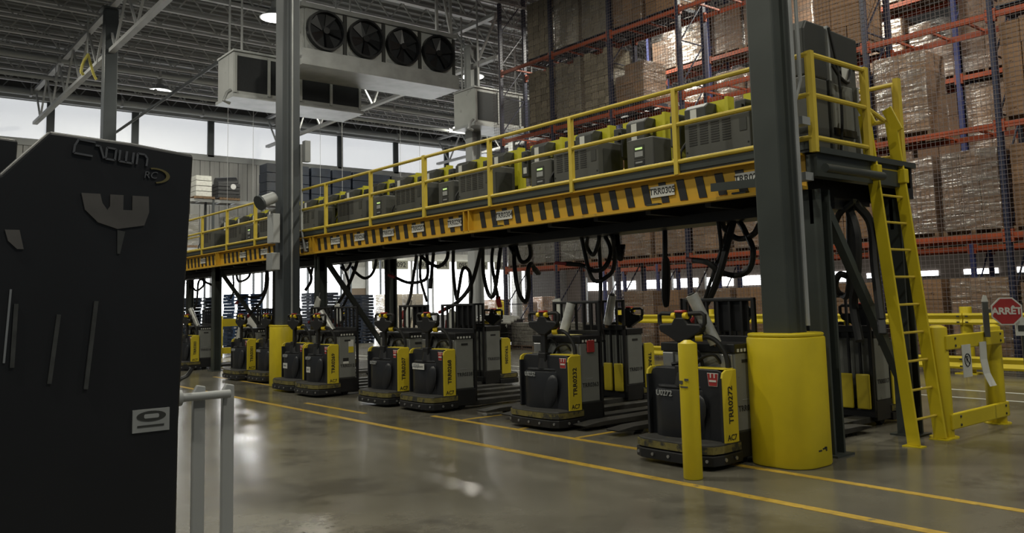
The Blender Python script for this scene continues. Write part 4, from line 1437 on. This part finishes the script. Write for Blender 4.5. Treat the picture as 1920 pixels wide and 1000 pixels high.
for i, (x, y, L, lab) in enumerate(((15.4, 21.6, 1.5, 'black wheeled tub bin with a white number, left'), (17.1, 22.6, 1.6, 'black wheeled tub bin behind truck 0232, right'))):
    t = thing('tub_bin', lab, 'bin', (x, y, 0), .25, 'black wheeled bins')
    MB().prism([(.08, .22), (L - .08, .22), (L, .98), (0, .98)], 'y', -.5, .5).build('tub', 'black', t, bevel=.03)
    MB().box(-.04, L + .04, -.54, .54, .95, 1.0).build('rim', 'black', t, bevel=.01)
    MB().tube([(.15, -.53, .25), (.15, -.53, .9), (L * .6, -.53, .9), (L * .6, -.53, .25)], .02, 6).build('push_frame', 'charger_grey', t)
    MB().cyl((.15, -.53, .55), (L * .6, -.53, .55), .018, 6).build('push_frame', 'charger_grey', t)
    text('numeral', '4', .2, 'white', t, (L * .35, -.515, .78), FY)
    for xx in (.2, L - .2):
        for yy in (-.4, .4):
            w_ = MB().cyl((xx, yy - .03, .09), (xx, yy + .03, .09), .09, 12).build('caster', 'rubber', t)
            box('caster_fork', 'steel', xx - .03, xx + .03, yy - .04, yy + .04, .14, .22, t)
for i in range(4):
    a = Vector((16.2 + .12 * i, 21.9, 1.02 + .05 * i))
    t = thing('film_tube', 'silver tube lying across the black bins, %s from the top' % ORD[3 - i], 'tube', a, 0, 'silver tubes on the bins')
    MB().cyl((0, 0, 0), (1.2, -.35, -.12), .06, 10).build('tube', 'foil', t, smooth=True)
    MB().cyl((0, 0, 0), (-.02, .006, .002), .035, 8).build('tube_core', 'ink', t)

# ------------------------------------------------------------------ lift truck standing close at the left
YL = 3.0
lt = thing('lift_truck', 'large black lift truck standing close at the left edge', 'lift truck', (0, YL, 0))
P = [(-.3, .12), (.945, .12), (.952, 1.2), (.972, 1.75), (.99, 2.15), (.78, 2.172), (.53, 2.185), (.40, 2.035), (.36, 2.02), (.1, 2.0), (-.3, 1.98)]
MB().prism(P, 'y', 0, .55).build('cowl', 'lrc_black', lt, bevel=.012, seg=3)
MB().prism([(-.3, 1.85), (.53, 1.85), (.545, 2.27), (.3, 2.285), (-.3, 2.30)], 'y', .68, .80).build('overhead_guard', 'lrc_black', lt, bevel=.01)
MB().box(-.32, .96, -.02, 1.6, .04, .14).build('chassis', 'black', lt, bevel=.02)
MB().box(-.3, .92, .55, 1.5, .14, 1.1).build('mast_base', 'lrc_black', lt, bevel=.03)
for x in (-.1, .7):
    MB().cyl((x - .06, .3, .1), (x + .06, .3, .1), .1, 14).build('wheel', 'rubber', lt)
# lettering and marks on the cowl
f = -.004
lb = MB()
LET = ((0, 1.25, 1.25, ((1, 1), (.15, 1), (0, .5), (0, 0), (.95, 0))), (1.2, .75, 1.0, ((.1, 1), (.5, 1), (.95, 0))), (1.95, .75, 1.0, ((.1, 0), (.1, 1), (.9, 1), (.9, 0), (.1, 0))),
       (2.85, 1.0, 1.0, ((.05, 1), (.05, 0), (.95, 0), (.95, 1))), (2.85, 1.0, 1.0, ((.5, 1), (.5, 0))), (4.0, .8, 1.0, ((.1, 0), (.1, 1), (.7, 1), (.95, .7), (.95, 0))))
for ox, w_, h_, pts in LET:
    for (a, b_), (c, d) in zip(pts, pts[1:]):
        u0, v0, u1, v1 = ox + a * w_, b_ * h_, ox + c * w_, d * h_
        fx = lambda u, v: (.602 + .0475 * u + .004 * v, -.003, 2.118 - .0053 * u + .038 * v)
        lb.bar(fx(u0, v0), fx(u1, v1), .006, .011, (0, 1, 0))
lb.build('maker_lettering', 'lrc_letter', lt)
MB().prism([(.855 + rx * math.cos(k * .13), 2.062 + rz_ * math.sin(k * .13)) for rx, rz_, seq in ((.052, .027, range(-11, 15)), (.040, .022, range(14, -12, -1))) for k in seq], 'y', -.006, .001).build('swoosh', 'lrc_ring', lt)
text('series_lettering', 'RC', .034, 'lrc_letter', lt, (.842, f, 2.062), FY, .002, 0, .2)
# cowl openings and glint: plates painted in the tone of light there
E1 = [(.628, 1.985), (.685, 1.985), (.692, 1.955), (.708, 1.932), (.716, 1.945), (.716, 1.985), (.757, 1.985), (.757, 1.935), (.786, 1.935), (.786, 1.985), (.838, 1.985), (.84, 1.93), (.825, 1.885), (.74, 1.87), (.68, 1.89), (.64, 1.93)]
MB().prism([(x, z + .003) for x, z in E1], 'y', -.006, .002).build('cab_opening_light', 'lrc_window_light', lt)
MB().prism([(.74, 1.87), (.765, 1.865), (.75, 1.79), (.742, 1.79)], 'y', -.005, .002).build('cab_glint', 'lrc_slot', lt)
MB().prism([(.415, 1.86), (.455, 1.86), (.468, 1.80), (.45, 1.80), (.425, 1.825)], 'y', -.006, .002).build('cab_opening_light', 'lrc_window_light', lt)
for a, b_ in (((180, 565), (160, 730)), ((110, 590), (92, 720)), ((30, 570), (22, 690))):
    pa, pb = on('y', a[0], a[1], YL), on('y', b_[0], b_[1], YL)
    MB().bar((pa.x - .0, -.002, pa.z), (pb.x, -.002, pb.z), .012, .014 if a[0] > 150 else .009, (0, 1, 0)).build('grille_slot', 'lrc_slot', lt)
MB().bar((.437, -.003, 1.675), (.425, -.003, 1.45), .006, .005, (0, 1, 0)).build('bright_edge', 'steel', lt)
pl = box('data_plate', 'print_grey', .80, .918, -.006, .002, 1.195, 1.27, lt)
ov = MB().prism([(.859 + .047 * math.cos(a * PI / 12), 1.247 + .017 * math.sin(a * PI / 12)) for a in range(24)], 'y', -.008, -.006).build('plate_oval', 'charger_dark', pl)
MB().prism(rrect(.835, .883, 1.240, 1.254, .005), 'y', -.009, -.008).build('plate_mark', 'print_grey', pl)
box('plate_line', 'charger_dark', .815, .90, -.008, -.006, 1.212, 1.218, pl)

# pale steel stand beyond the lift truck
sb = thing('steel_stand', 'pale steel stand with a cross tube beyond the black lift truck', 'stand', (1.62, 5.0, 0))
for x, h in ((.075, 1.15), (.245, 1.145)):
    p = MB().prism([(-.035, 0), (.035, 0), (.035, h), (-.01, h + .01), (-.035, h - .03)], 'y', -.02, .02).build('upright', 'pale_grey', sb, (x, 0, 0), bevel=.006)
    box('foot', 'pale_grey', -.05, .05, -.18, .18, 0, .02, p)
MB().cyl((-.07, -.05, 1.10), (.24, -.05, 1.10), .024, 14).build('cross_tube', 'pale_grey', sb, smooth=True)
MB().cyl((-.08, -.05, 1.10), (-.04, -.05, 1.10), .045, 14).build('tube_collar', 'pale_grey', sb, smooth=True)
box('side_plate', 'pale_grey', -.1, -.07, -.06, .0, 0, 1.18, sb)
MB().tube(smooth_path([(-.08, -.02, 1.15), (-.04, -.02, 1.2), (.0, -.02, 1.22), (.03, -.02, 1.26)]), .012, 6).build('lever', 'black', sb, smooth=True)
